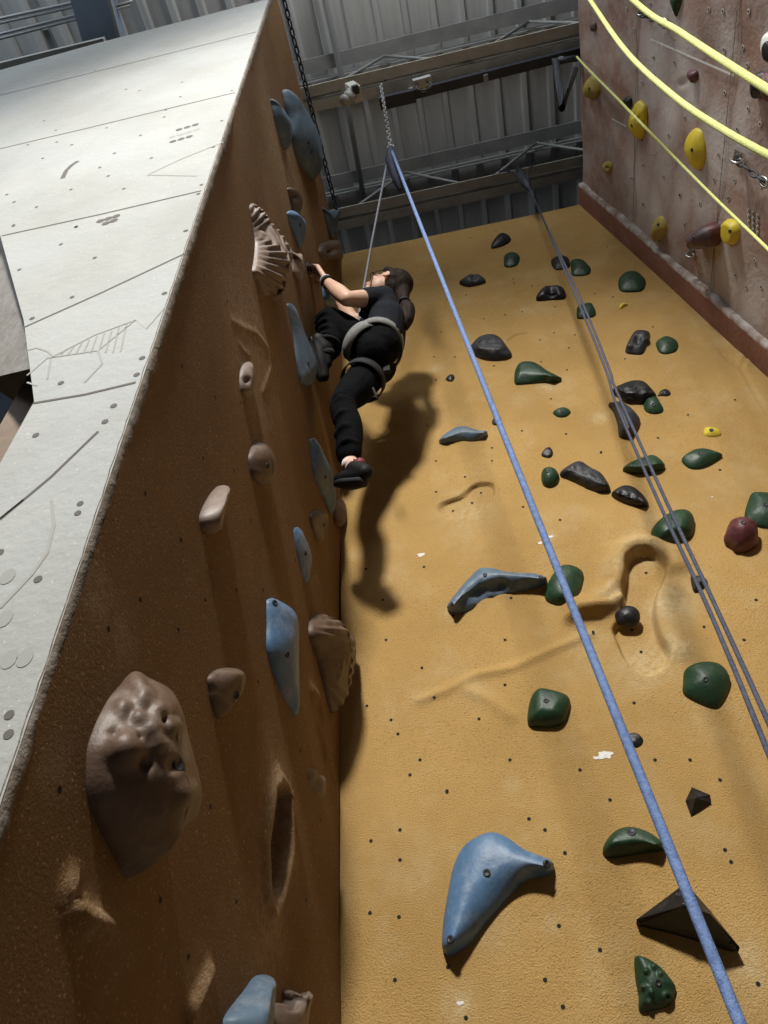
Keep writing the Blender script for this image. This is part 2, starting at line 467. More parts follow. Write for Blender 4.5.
def strip(pts, N, w, m, lift=.0008):
    pts = [Vector(p) for p in pts]; V = []; Fc = []
    for i, p in enumerate(pts):
        t = (pts[min(i + 1, len(pts) - 1)] - pts[max(0, i - 1)]).normalized(); s = N.cross(t).normalized() * (w / 2)
        V += [p + N * lift - s, p + N * lift + s]
    for i in range(len(pts) - 1): Fc.append((2 * i, 2 * i + 1, 2 * i + 3, 2 * i + 2))
    return (V, Fc, m)
def blob(p, N, r, m, k=14, seed=0, lift=.003, st=(1, 1)):
    rn = random.Random(seed); a = Vector((0, 0, 1)).cross(N).normalized(); b = N.cross(a); V = []
    for i in range(k):
        q = r * rn.uniform(.45, 1.1); t = 2 * PI * i / k
        V.append(p + N * lift + a * (q * st[0] * math.cos(t)) + b * (q * st[1] * math.sin(t)))
    return (V, [tuple(range(k))], m)

# --- ochre wall (faces the camera) ---
def o2(cr, pts): return [(q.x, q.z) for q in (onY(u, v, WY) for u, v in cv(cr, pts))]
foot = o2('px', sm(cv('c7', [(65, 240), (78, 212), (140, 188), (180, 153), (215, 143), (248, 150), (250, 180), (235, 215), (180, 248), (110, 266)])))
pocket = o2('px', sm(cv('pk', [(345, 330), (362, 240), (368, 165), (430, 118), (510, 122), (585, 185), (570, 260), (525, 370), (517, 460), (545, 580), (600, 670), (575, 745), (500, 785), (420, 768), (350, 695), (310, 600), (290, 540), (340, 470), (352, 400)])))
rim = o2('px', sm(cv('pk', [(0, 520), (60, 440), (180, 420), (270, 350), (285, 230), (310, 130), (400, 80), (500, 75), (590, 120), (650, 205)]), 90)[:70])
rim = o2('pk', [(90, 430), (180, 425), (260, 370), (310, 300), (315, 200), (350, 115), (430, 80), (520, 85), (600, 140), (640, 200)])
horn = o2('pk', [(60, 490), (110, 470), (200, 460), (290, 430), (345, 395)])
rridge = o2('pk', [(600, 330), (560, 400), (560, 470), (600, 560), (650, 660)])
crease = o2('px', [(420, 700), (447, 690), (475, 675), (512, 668), (552, 650), (590, 635)])
crackR = o2('c6', [(672, 570), (645, 630), (690, 720), (745, 810), (770, 850)])
crackL = o2('c6', [(560, 560), (600, 600), (640, 632)])
smear = o2('px', [(468, 690), (490, 700), (510, 715)])
scar = o2('c5', [(378, 515), (405, 492), (455, 485)])
ring_c = o2('b6', [(625, 45), (680, 80), (682, 110)])
grip = o2('z4', [(535, 430), (568, 430), (560, 470), (530, 490)])
bl = o2('px', [(395, 425), (382, 437), (372, 436)])
def och_h(X, Z):
    H = .004 * np.sin(X * 3.1 + Z * 1.7) * np.sin(Z * 2.3)
    H -= .022 * (1 - sst(-.006, .006, poly_sd(X, Z, foot)))
    d, t = seg_dist(X, Z, rim); H += .052 * np.exp(-(d / .042) ** 2) * (1 - .35 * t)
    d, t = seg_dist(X, Z, horn); H += .036 * np.exp(-(d / .024) ** 2)
    d, t = seg_dist(X, Z, rridge); H += .02 * np.exp(-(d / .045) ** 2)
    sd = poly_sd(X, Z, pocket); zm = sst(3.45, 3.75, Z)
    H = np.where(sd < .02, H * sst(-.008, .012, sd) - .035 * (1 - sst(-.012, .008, sd)), H)
    d, t = seg_dist(X, Z, crease); H += .010 * np.exp(-(d / .02) ** 2)
    for c in (crackR, crackL, scar, bl): d, t = seg_dist(X, Z, c); H -= .012 * np.exp(-(d / .008) ** 2)
    d, t = seg_dist(X, Z, crackR); H += .008 * np.exp(-(d / .03) ** 2)
    d, t = seg_dist(X, Z, smear); H += .01 * np.exp(-(d / .025) ** 2)
    return H
chk_o = [(466, 512, 26, .5), (620, 570, 18, .55), (648, 660, 26, .8), (668, 605, 22, 1.0), (675, 650, 18, .9), (615, 598, 14, .9), (640, 548, 22, .6), (475, 690, 14, .4), (556, 605, 10, .2), (460, 1003, 16, .8), (493, 930, 22, .35), (750, 965, 24, .55), (600, 418, 10, .6), (548, 385, 12, .6), (437, 368, 8, .5),
         (520, 400, 14, .3), (650, 520, 12, .5), (700, 320, 20, .25), (513, 785, 8, .5), (552, 925, 10, .4), (548, 536, 8, .8), (450, 612, 10, .4), (690, 590, 18, .4), (672, 650, 14, .5), (600, 640, 15, .3), (585, 650, 20, .3), (465, 300, 8, .4), (525, 310, 10, .4), (705, 940, 14, .2), (420, 880, 20, .2)]
def spots(lst, fn):
    out = []
    for u, v, r, a in lst:
        p = fn(u, v); q = fn(u + r, v); out.append((p, (q - p).length, a))
    return out
so = spots(chk_o, lambda u, v: onY(u, v, WY))
def och_c(X, Z):
    Cc = np.zeros(X.shape)
    for p, r, a in so: Cc = np.maximum(Cc, a * 1.3 * np.exp(-((X - p.x) ** 2 + (Z - p.z) ** 2) / (r * r)))
    return Cc
holesO = [(470, 238), (496, 231), (514, 283), (532, 286), (513, 279), (466, 295), (505, 315), (522, 312), (555, 307), (441, 332), (554, 333), (575, 335), (484, 319), (434, 357), (455, 357), (494, 366), (540, 340), (567, 370), (569, 348), (541, 362), (436, 380), (551, 399), (427, 426), (522, 431), (566, 434), (492, 448),
          (607, 247), (595, 294), (613, 297), (653, 327), (625, 359), (688, 415), (658, 438), (601, 452), (436, 461), (465, 477), (523, 507), (453, 511), (472, 503), (481, 493), (436, 492), (492, 461), (424, 567), (453, 616), (511, 598), (505, 640), (593, 633), (422, 668), (505, 685), (434, 697), (479, 719),
          (646, 573), (632, 630), (641, 652), (704, 627), (593, 632), (634, 703), (601, 453), (447, 791), (529, 819), (565, 853), (731, 862), (559, 926), (448, 967), (563, 1007), (466, 1018), (758, 984), (367, 706), (398, 734), (447, 792), (371, 841), (370, 913), (399, 917), (391, 720), (383, 600), (366, 569), (386, 640), (410, 775), (395, 980), (720, 780), (742, 690), (725, 850), (690, 760), (655, 760), (610, 800), (580, 770), (640, 970), (600, 950), (545, 830), (510, 760), (400, 830), (420, 760), (744, 640), (756, 600), (735, 400), (720, 470), (560, 520), (400, 860), (545, 980)]
def och1(p): return float(och_h(np.array([p.x]), np.array([p.z]))[0])
def on_o(u, v):
    p = onY(u, v, WY)
    for _ in range(3): h = och1(p); p = onY(u, v, WY - h) + Vector((0, h, 0))
    return p - Vector((0, och1(p), 0))
exO = [disc(on_o(u, v), Vector((0, -1, 0)), .0062, HOLE, lift=.0012) for u, v in holesO]
for k, (u, v, r) in enumerate([(605, 755, .030), (421, 555, .022), (548, 537, .020), (540, 543, .014), (597, 758, .014), (712, 497, .006), (460, 1003, .012), (625, 300, .004)]):
    exO.append(blob(on_o(u, v), Vector((0, -1, 0)), r, CHIP, 16, k, .0015, (1, .62)))
XA = axis(-.61, 2.42, .012, [(.0, 1.0, .0055), (1.62, 2.5, .1)]); ZA = axis(0, TOP, .012, [(0, 1.9, .2), (3.2, 4.75, .0055)])
wall_mesh('wall_back', XA, ZA, och_h, och_c, lambda X, Z, H: np.stack([X, WY - H, Z], -1), OCH, exO)

# --- brown wall (left flank of the bay) ---
def b2(cr, pts): return [(q.y, q.z) for q in (onX(u, v, WX) for u, v in cv(cr, pts))]
slot = b2('px', sm(cv('b6', [(365, 230), (395, 215), (410, 250), (410, 400), (400, 500), (375, 560), (345, 520), (350, 400), (362, 300)])))
slotrim = b2('b6', [(380, 185), (410, 240), (415, 420), (390, 560), (360, 630), (340, 560), (335, 400), (358, 250), (380, 185)])
carve = b2('c4', [(10, 450), (40, 470), (80, 490), (115, 540), (125, 600), (100, 680)])
carve2 = b2('c4', [(30, 520), (45, 545), (60, 560)])
ridge1 = b2('b6', [(90, 960), (130, 880), (165, 800)])
ridge2 = b2('b6', [(505, 30), (520, 70), (530, 130)])
ridge3 = b2('z4', [(415, 865), (440, 890), (455, 960)])
chip1 = b2('w7', [(265, 375), (240, 430)])
chip2 = b2('w7', [(262, 500), (310, 540), (390, 570)])
def brn_h(Y, Z):
    H = .004 * np.sin(Y * 4 + Z * 2.1) + .003 * np.sin(Z * 5.2 + Y * 9)
    H -= .05 * (1 - sst(-.02, .008, poly_sd(Y, Z, slot)))
    d, t = seg_dist(Y, Z, slotrim); H += .016 * np.exp(-(d / .022) ** 2) * (poly_sd(Y, Z, slot) > -.004)
    for c, a, w in ((carve, .004, .012), (carve2, .003, .01), (ridge1, .016, .012), (ridge2, .012, .015), (ridge3, .014, .02), (chip1, .012, .01), (chip2, .02, .014)):
        d, t = seg_dist(Y, Z, c); H += a * np.exp(-(d / w) ** 2)
    return H
chk_b = [(278, 790, 12, .9), (272, 920, 14, .9), (290, 860, 8, .5), (205, 990, 12, .6), (70, 890, 10, .7), (90, 915, 12, .7), (245, 330, 14, .7), (262, 350, 16, .6), (250, 385, 14, .5), (95, 600, 16, .4), (285, 170, 10, .9), (270, 205, 10, .3), (120, 640, 14, .4), (50, 770, 14, .3), (262, 450, 10, .4)]
sb = spots(chk_b, lambda u, v: onX(u, v, WX))
def brn_c(Y, Z):
    Cc = np.zeros(Y.shape)
    for p, r, a in sb: Cc = np.maximum(Cc, a * np.exp(-(((Y - p.y) / 1.0) ** 2 + (Z - p.z) ** 2) / (r * r)))
    return Cc
holesB = [(182, 366), (215, 397), (240, 403), (203, 458), (234, 471), (218, 495), (145, 494), (181, 540), (108, 629), (178, 630), (59, 790), (204, 275), (232, 262), (250, 300), (227, 301), (263, 590), (180, 540), (236, 590), (258, 682), (210, 807), (236, 902), (188, 957), (320, 500), (295, 560), (331, 440), (300, 750), (320, 820), (306, 900), (252, 70), (270, 90), (262, 160), (245, 180), (290, 60), (310, 180), (160, 900), (140, 600), (205, 600), (250, 520)]
def on_b(u, v):
    h = 0.
    for _ in range(4): p = onX(u, v, WX + h); h = float(brn_h(np.array([p.y]), np.array([p.z]))[0])
    return Vector((WX + h, p.y, p.z))
exB = [disc(on_b(u, v), Vector((1, 0, 0)), .0055, HOLE, lift=.0012) for u, v in holesB]
YA = axis(FY + .012, WY, .012, [(1.15, 2.1, .007)]); ZB = axis(0, TOP, .012, [(0, 1.7, .2)])
wall_mesh('wall_left', YA, ZB, brn_h, brn_c, lambda Y, Z, H: np.stack([WX + H, Y, Z], -1), BRN, exB)

# --- white front face of the block: pillar that splays out into an arch ---
pol = [(-.6125, 0), (-.6125, 6.74), (-1.0, 6.72), (-1.6, 6.70), (-2.2, 6.62), (-3.4, 6.50), (-3.4, 6.2), (-2.6, 5.6), (-1.9, 4.95), (-1.30, 4.02), (-1.0, 3.35), (-.85, 2.957), (-.86, 2.7), (-.87, 0)]
def prism(name, poly, y0, y1, m, shrink=None):
    n = len(poly); V = [(x, y0, z) for x, z in poly] + [((shrink(x, z) if shrink else (x, z))[0], y1, (shrink(x, z) if shrink else (x, z))[1]) for x, z in poly]
    Fc = [tuple(range(n)), tuple(range(2 * n - 1, n - 1, -1))] + [(i, (i + 1) % n, n + (i + 1) % n, n + i) for i in range(n)]
    return V, Fc
V, Fc = prism('w', pol, FY, 1.0, WHT, lambda x, z: (x - .06 if x > -.62 else x, z))
NW = Vector((0, -1, 0)); ex = []
def W_(cr, pts): return [onY(u, v, FY) for u, v in cv(cr, pts)]
for z, xl in ((5.965, -2.95), (4.965, -1.9), (3.965, -1.27), (2.95, -.85)):
    ex.append(strip([(xl, FY, z), (xl * .5 - .31, FY, z - .006), (-.625, FY, z + .002)], NW, .007, LINE))
ex.append(strip(W_('w2', [(65, 320), (300, 215), (545, 100)]), NW, .006, LINE))
ex.append(strip(W_('w1', [(435, 517), (540, 468), (660, 420)]), NW, .006, SCRATCH))
ex.append(strip(W_('w2', [(0, 885), (150, 760), (290, 625)]), NW, .006, LINE))
ex.append(strip(W_('w1', [(435, 517), (580, 520)]), NW, .005, SCRATCH))
for l in ([(80, 385), (110, 378), (140, 388), (160, 405)], [(80, 460), (140, 408), (290, 386), (400, 296), (432, 322), (490, 255)], [(160, 402), (280, 340), (400, 296)], [(290, 386), (302, 425), (250, 480)], [(80, 480), (110, 490)], [(150, 410), (140, 470)]):
    ex.append(strip(W_('w2', l), NW, .0045, SCRATCH))
for k in range(9):
    x = 180 + k * 22; ex.append(strip(W_('w2', [(x, 398 - k * 1), (x + 18, 380 - k * 9)]), NW, .004, SCRATCH))
ex.append(strip(W_('w3', [(165, 0), (172, 80), (150, 170), (100, 240), (0, 345)]), NW, .007, SCRATCH))
ex.append(strip(W_('w3', [(0, 60), (75, 0)]), NW, .005, LINE))
for q in ([(185, 527), (195, 505), (212, 488), (230, 476)],): ex.append(strip(W_('w1', q), NW, .017, LINE))
for u, v in cv('w1', [(212, 428), (82, 428), (130, 357), (165, 385), (168, 420), (126, 468), (338, 453), (295, 495), (320, 520), (447, 467), (366, 558), (108, 612), (20, 575), (42, 597), (40, 665), (225, 671), (315, 378), (485, 346), (490, 325), (533, 286), (412, 268), (372, 264), (538, 243), (280, 208), (415, 400), (630, 435), (595, 546), (586, 573), (548, 682), (655, 357), (685, 268), (373, 133), (210, 560)]) + \
          cv('w2', [(40, 18), (225, 20), (180, 72), (280, 112), (213, 228), (57, 147), (550, 32), (237, 838), (230, 866)]): ex.append(disc(onY(u, v, FY), NW, .0065, LINE))
for u, v in cv('w2', [(95, 291), (486, 217), (180, 482), (404, 457), (310, 596), (336, 549), (106, 636), (420, 408)]) + cv('w3', [(122, 254), (0, 168), (28, 750), (30, 688)]):
    ex.append(disc(onY(u, v, FY), NW, .0075, LINE, 10))
for i in range(4):
    for j in range(3):
        if (i, j) == (0, 0) or (i, j) == (3, 2): continue
        ex.append(disc(onY(*cv('w1', [(505 + i * 24 + j * 3, 390 + j * 14 - i * 7)])[0], FY), NW, .0135, SCRATCH if j == 1 else LINE, 10))
for u, v in cv('w1', [(297, 653), (320, 646), (343, 639), (313, 660), (336, 652)]): ex.append(disc(onY(u, v, FY), NW, .0135, LINE, 10))
DIMP = mat('dimple_shade', (.33, .335, .32), rough=.9)  # flat discs for moulded dimples, their inner shade put into this grey
for u, v in cv('w3', [(25, 245), (15, 380), (30, 510), (80, 505)]): ex.append(disc(onY(u, v, FY), NW, .013, DIMP, 12, sq=1.3))
mats = [WHT]; mids = [0] * len(Fc)
for v, f, mm in ex:
    if mm not in mats: mats.append(mm)
    k = len(V); V += [tuple(q) for q in v]; Fc += [tuple(j + k for j in q) for q in f]; mids += [mats.index(mm)] * len(f)
struct(build('wall_front', V, Fc, WHT, None, (0, 0, 0), False, mids, mats))
# worn corner between the white face and the brown flank
rn = random.Random(3); cb = MB(); N_ = 300
for i in range(N_ + 1):
    z = TOP * i / N_; j = rn.uniform(-.003, .003)
    cb.v += [Vector((WX - .006 + j * .5, FY - .001, z)), Vector((WX - .001 + j * .5, FY + .002, z)), Vector((WX + .002, FY + .008 + j, z)), Vector((WX + .003, FY + .018 + 2 * j, z)), Vector((WX + .001, FY + .026 + 2 * j, z))]
for i in range(N_):
    for k in range(4): cb.f.append([i * 5 + k, i * 5 + k + 1, (i + 1) * 5 + k + 1, (i + 1) * 5 + k])
struct(cb.build('trim_1', EDGE, None, (0, 0, 0)))
# arch soffit and the pieces of wall seen through the arch
ARC = mat('grey_brown_plaster', (.42, .40, .37), (.3, .28, .25), .8, 5, .4, 25, .5, (.5, .48, .44), 8)  # mottled grey-brown plaster of the soffit
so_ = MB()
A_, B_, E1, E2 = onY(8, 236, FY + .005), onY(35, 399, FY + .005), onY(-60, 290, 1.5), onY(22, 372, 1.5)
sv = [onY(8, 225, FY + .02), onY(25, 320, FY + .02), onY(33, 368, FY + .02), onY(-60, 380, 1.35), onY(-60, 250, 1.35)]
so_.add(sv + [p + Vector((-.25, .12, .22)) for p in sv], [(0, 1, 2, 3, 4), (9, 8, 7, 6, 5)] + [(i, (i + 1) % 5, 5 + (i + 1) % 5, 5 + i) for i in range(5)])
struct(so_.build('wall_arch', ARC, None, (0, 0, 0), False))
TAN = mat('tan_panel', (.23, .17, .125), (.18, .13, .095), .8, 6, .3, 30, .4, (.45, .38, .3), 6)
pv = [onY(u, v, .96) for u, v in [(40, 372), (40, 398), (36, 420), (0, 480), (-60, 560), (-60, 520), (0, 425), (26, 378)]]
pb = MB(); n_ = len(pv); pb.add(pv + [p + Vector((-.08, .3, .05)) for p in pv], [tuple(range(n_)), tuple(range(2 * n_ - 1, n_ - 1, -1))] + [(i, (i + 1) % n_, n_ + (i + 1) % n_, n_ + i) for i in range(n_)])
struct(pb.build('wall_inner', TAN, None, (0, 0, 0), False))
# body of the block behind the faces (closes the volume)
V, Fc = prism('b', [(-.70, 0), (-.70, 6.6), (-3.3, 6.4), (-2.6, 5.7), (-1.5, 4.6), (-.84, 3.05), (-.80, 2.9), (-.80, 0)], 1.0, WY, BRN)
struct(build('wall_core', V, Fc, BRN, None, (0, 0, 0), False))

# --- red-brown overhanging wall on the right ---
RU = Vector((0, 0, 1)) - RN * RN.z; RU.normalize()              # up the slope
def r_pt(y, s, h=0): return RP + RU * s + RN * h + Vector((0, y, 0))
def r2(cr, pts):
    o = []
    for u, v in cv(cr, pts):
        p = onR(u, v); o.append((p.y, (p - RP).dot(RU)))
    return o
carv = r2('rd', [(415, 330), (440, 312)]); carv2 = r2('rd', [(425, 335), (450, 318)])
def red_h(Y, S):
    H = .006 * np.sin(Y * 5 + S * 3) * np.sin(S * 4.1) + .004 * np.sin(Y * 11 - S * 6)
    for c in (carv, carv2): d, t = seg_dist(Y, S, c); H -= .01 * np.exp(-(d / .008) ** 2)
    return H
chk_r = [(683, 60, 14, .9), (655, 60, 14, .8), (668, 115, 12, .9), (640, 190, 14, .8), (718, 150, 16, .9), (690, 90, 12, .8), (665, 180, 10, .7), (700, 190, 16, .6), (730, 270, 20, .7), (680, 195, 12, .8), (655, 205, 8, .9), (725, 40, 12, .6), (750, 300, 16, .6), (740, 130, 12, .8)]
sr = spots(chk_r, lambda u, v: onR(u, v))
sr = [(p.y, (p - RP).dot(RU), r, a) for p, r, a in sr]
def red_c(Y, S):
    Cc = np.zeros(Y.shape)
    for y, s, r, a in sr: Cc = np.maximum(Cc, .9 * a * np.exp(-((Y - y) ** 2 * .5 + (S - s) ** 2) / (r * r)))
    return Cc
exR = []
holesR = cv('rd', [(540, 35), (595, 42), (695, 43), (673, 183), (600, 192), (325, 222), (405, 240), (602, 358), (447, 457), (385, 525), (578, 600), (363, 685), (693, 420), (285, 640), (430, 755), (217, 755), (410, 632), (506, 790), (615, 770), (285, 790), (150, 132), (312, 15), (220, 35), (280, 320), (195, 580), (500, 700), (447, 870), (560, 695), (745, 720), (640, 700), (330, 600), (240, 690), (690, 250), (650, 500), (740, 480), (250, 115)]) + \
         cv('r2', [(110, 440), (270, 265), (690, 480), (575, 570), (405, 490), (20, 150), (240, 90), (535, 105), (730, 640), (640, 640)])
def on_r(u, v):
    h = 0.
    for _ in range(3): p = onR(u, v, h); h = float(red_h(np.array([p.y]), np.array([(p - RP).dot(RU)]))[0])
    return p
for u, v in holesR:
    exR.append(disc(on_r(u, v), RN, .012, RIMW, 9, .0032)); exR.append(disc(on_r(u, v), RN, .0058, HOLE, 8, .0045))
for i in range(3):
    for j in range(4):
        exR.append(disc(on_r(*cv('r2', [(655 + i * 27, 180 + j * 34 + i * 16)])[0]), RN, .012, RIMW, 9, .0032))
        exR.append(disc(on_r(*cv('r2', [(658 + i * 27, 184 + j * 34 + i * 16)])[0]), RN, .007, LINE, 9, .0045))
for s in (-.80, -1.745, -2.70):
    exR.append(strip([r_pt(.1, s), r_pt(1.2, s + .004), r_pt(2.33, s)], RN, .008, EDGE, .009))
q1 = r2('px', [(652, 39), (735, 75)])
exR.append(strip([r_pt(q1[0][0], q1[0][1]), r_pt(q1[1][0], q1[1][1])], RN, .010, CHIP, .006))
exR.append(strip([onR(*q) for q in cv('rd', [(165, 460), (220, 490)])], RN, .006, CHIP, .004))
YR = axis(-.2, WY, .014); SR = axis(-7.2, .02, .014, [(-7.2, -3, .2)])
RED2 = RED
for mm in (RED,):
    nt = mm.node_tree; bs = nt.nodes['Principled BSDF']; old = bs.inputs['Base Color'].links[0].from_socket
    at = nt.nodes.new('ShaderNodeAttribute'); at.attribute_name = 'chalk'; mx = nt.nodes.new('ShaderNodeMix'); mx.data_type = 'RGBA'
    nt.links.new(at.outputs['Fac'], mx.inputs['Factor']); nt.links.new(old, mx.inputs[6]); mx.inputs[7].default_value = (.60, .55, .52, 1)
    nt.links.new(mx.outputs[2], bs.inputs['Base Color'])
def red3(Y, S, H):
    P = np.empty(Y.shape + (3,))
    for k in range(3): P[..., k] = RP[k] + RU[k] * S + RN[k] * H + (Y if k == 1 else 0)
    return P
wall_mesh('wall_right', YR, SR, red_h, red_c, red3, RED, exR)
# kick board along the junction of red and ochre walls
tb = MB(); N_ = 240; rn = random.Random(5); y0, y1 = 2.345, WY
for i in range(N_ + 1):
    s = -7.2 + 7.22 * i / N_; j = rn.uniform(-.006, .006)
    tb.v += [r_pt(y0 + j, s, -.01), r_pt(y0 + j, s, .03 + j * .5), r_pt(y0 + .022 + j, s, .036), r_pt(y1 + .01, s, .036)]
mid = []
for i in range(N_):
    for k in range(3): tb.f.append([i * 4 + k, (i + 1) * 4 + k, (i + 1) * 4 + k + 1, i * 4 + k + 1]); mid.append(1 if k < 2 else 0)
struct(build('trim_2', tb.v, tb.f, REDT, None, (0, 0, 0), True, mid, [REDT, RIM]))

# --- building shell: floor, roof deck, dark end wall ---
struct(MB().box((-1.5, -1, -.05), (13, 10, .1)).build('floor', CON, None, (0, 0, 0), False))
ZD = 8.38
dk = MB(); prof = []
x = -8.0
while x < 5:
    prof += [(x, 0), (x + .145, 0), (x + .16, -.035), (x + .195, -.035), (x + .21, 0)]; x += .21
for y in (-6.0, 4.0): dk.v += [Vector((a, y, ZD + b)) for a, b in prof]
n_ = len(prof); dk.f += [[i, i + 1, n_ + i + 1, n_ + i] for i in range(n_ - 1)]
k = len(dk.v); dk.v += [Vector((-8, -6, ZD + .12)), Vector((5, -6, ZD + .12)), Vector((5, 4, ZD + .12)), Vector((-8, 4, ZD + .12))]; dk.f.append([k, k + 1, k + 2, k + 3])
struct(dk.build('ceiling', DECK, None, (0, 0, 0), False))
ew = MB().box((-1.5, 3.25, 4.2), (13, .1, 8.4)); struct(ew.build('wall_far', NAVY, None, (0, 0, 0), False))

def roof_truss(Y, label, zb=7.6, dark=False):
    t = empty('roof_truss', (.4, Y, zb))
    x0, x1 = -.66 if Y < 2.5 else -.66, 1.5
    xa, xb = -7.5, 4.5
    # bottom chord: pair of angles with a slot between
    for dy, nm in ((-.05, 'bottom_chord'), (.05, 'bottom_chord')):
        b = MB().beam((xa, Y + dy, zb), (xb, Y + dy, zb), .07, .012).beam((xa, Y + dy * .45, zb + .035), (xb, Y + dy * .45, zb + .035), .010, .07)
        b.build(nm, STEEL, t, None, False)
    b = MB().beam((xa, Y - .05, ZD - .10), (xb, Y - .05, ZD - .10), .10, .012).beam((xa, Y + .06, ZD - .07), (xb, Y + .06, ZD - .07), .012, .09)
    b.build('top_chord', GSTEEL, t, None, False)
    x = xa + .3; up = True
    while x < xb - .6:
        a = Vector((x, Y, zb + .03 if up else ZD - .1)); c = Vector((x + .55, Y, ZD - .1 if up else zb + .03))
        if -1.2 < x < 2.2: MB().tube([a, c], .011, 8).build('web', GSTEEL, t)
        x += .55; up = not up
    tag(t, label, 'roof truss', 'roof trusses over the bay'); return t
t1 = roof_truss(1.56, 'pale steel roof truss crossing above the climber, dark bar slung under it')
t2 = roof_truss(2.44, 'pale slotted steel truss just above the top of the ochre wall')
# girt and posts in front of the dark end wall
g = MB().beam((-7.5, 3.12, onY(587, 180, 3.12).z), (4.5, 3.12, onY(587, 180, 3.12).z), .06, .22)
struct(g.build('trim_3', GSTEEL, None, (0, 0, 0), False))
for u, v in ((287, 240), (380, 222), (453, 230), (523, 210), (581, 160)):
    p = onY(u, v, 3.14); struct(MB().beam((p.x, 3.14, 4), (p.x, 3.14, 8.3), .06, .05).build('trim_4', GSTEEL, None, (0, 0, 0), False))
# conduits, beam and fittings under the roof
def pipe(name, pts, r, m, label, cat, group=None):
    o = MB().tube(pts, r, 10).build(name, m, None, Vector(pts[0])); tag(o, label, cat, group); return o
zc = 8.30
pipe('conduit_pipe', [onZ(318, -40, 8.22), onZ(325, 0, 8.22), onZ(343, 82, 8.22), onZ(364, 200, 8.22)], .022, PIPE, 'long pale conduit running along the deck ribs over the bay', 'conduit')
tr1 = onZ(352, 98, 7.66)
db = empty('hanging_bar', (.5, 1.5, 7.55))
a = onZ(383, 96, 7.52); b = onZ(560, 57, 7.52); MB().beam((a.x, a.y + .03, 7.50), (b.x + .15, b.y + .0, 7.53), .06, .05).build('bar', DSTEEL, db, None, False)
MB().beam((a.x - .03, a.y + .03, 7.48), (a.x + .22, a.y + .03, 7.48), .08, .06).build('bracket', DSTEEL, db, None, False)
for k in range(3):
    x = a.x + .2 + k * (b.x - a.x - .2) / 2; MB().beam((x, a.y + .03, 7.48), (x, a.y + .03, 7.62), .03, .05).build('clamp', GSTEEL, db, None, False)
tag(db, 'dark steel bar slung beneath the first roof truss', 'bar')
# floodlight, camera and cable loop at the first truss
fl = empty('flood_lamp', onY(354, 92, 1.44)); q = fl.location.copy()
ax1 = (onY(362, 96, 1.44) - onY(346, 84, 1.44)).normalized(); ax2 = Vector((0, 1, 0)); ax3 = ax1.cross(ax2)
MB().box(q, (.16, .09, .06), (ax1, ax2, ax3)).build('housing', mat('white_housing', (.55, .55, .5), rough=.5), fl, None, False)
MB().box(q + ax1 * .07 + ax3 * -.005 - Vector((0, .03, 0)), (.03, .05, .04), (ax1, ax2, ax3)).build('lens_hood', DSTEEL, fl, None, False)
MB().tube([q, q + Vector((0, .05, .12)), q + Vector((0, .1, .2))], .012).build('mounting_arm', GSTEEL, fl)
tag(fl, 'small white box-shaped lamp fixed to the first truss', 'lamp')
sp = MB().limb([onY(345, 100, 1.44), onY(353, 94, 1.44)], [.035, .045], 14).limb([onY(353, 94, 1.44), onY(358, 90, 1.5)], [.015, .012], 10)
o = sp.build('spotlight_head', mat('grey_housing', (.42, .42, .4), rough=.5), None, onY(349, 97, 1.44)); tag(o, 'rounded grey spotlight head beside the white box lamp', 'lamp')
p = onY(424, 86, 1.42); pts = [p + Vector((.045 * math.cos(t), 0, .085 * math.sin(t))) for t in [PI * 2 * i / 20 for i in range(21)]]
cm = empty('cable_loop', p); MB().tube(pts, .006, 8).build('loop', DSTEEL, cm); MB().beam(p + Vector((-.06, 0, .08)), p + Vector((.05, 0, .10)), .05, .05).build('clamp', PIPE, cm, None, False); MB().beam(p + Vector((0, 0, .10)), p + Vector((.0, .06, .14)), .03, .03).build('hook', PIPE, cm, None, False)
tag(cm, 'cable loop with pale clamp hanging on the dark bar', 'cable')
# folded bracket at the right end of the first truss
pl_ = MB().tube([onY(556, 62, 1.55), onY(562, 108, 1.55), onY(575, 70, 1.55)], .022, 8).tube([onY(552, 62, 1.55), onY(578, 58, 1.55)], .02, 8)
tag(pl_.build('hanging_strap', DSTEEL, None, onY(556, 62, 1.55)), 'dark strap looped under the right end of the first truss', 'strap')
# black chain along the upper edge of the brown wall
def chain(name, p0, p1, pitch, r, w, m, label, parent=None):
    p0 = Vector(p0); p1 = Vector(p1); d = p1 - p0; n = max(2, int(d.length / pitch)); d.normalize(); s1 = d.orthogonal().normalized(); s2 = d.cross(s1)
    mb = MB()
    for i in range(n):
        c = p0 + (p1 - p0) * ((i + .5) / n); s = s1 if i % 2 else s2; L = pitch * .68
        mb.tube([c + d * (L * math.cos(t)) + s * (w * math.sin(t)) for t in [2 * PI * k / 10 for k in range(11)]], r, 6, False)
    o = mb.build(name, m, parent, p0)
    if label: tag(o, label, 'chain')
    return o
chain('edge_chain', onX(279, -20, -.585), onX(338, 215, -.585), .05, .006, .014, DSTEEL, 'dark chain lying along the top edge of the brown wall')
ANC = onY(391, 149, 1.58)
top = onY(386, 98, 1.58)
chain('anchor_chain', (ANC.x - .01, 1.53, 7.45), (ANC.x, 1.58, ANC.z), .045, .0045, .011, GSTEEL, 'grey anchor chain hanging from the dark bar above the blue rope')
sl = empty('anchor_sling', ANC)
MB().tube([ANC + Vector((0, 0, .01)), onY(391, 160, 1.60), onY(397, 178, 1.64), onY(401, 190, 1.66)], [.02, .035, .03, .015], 8).build('sling_loop', SLING, sl)
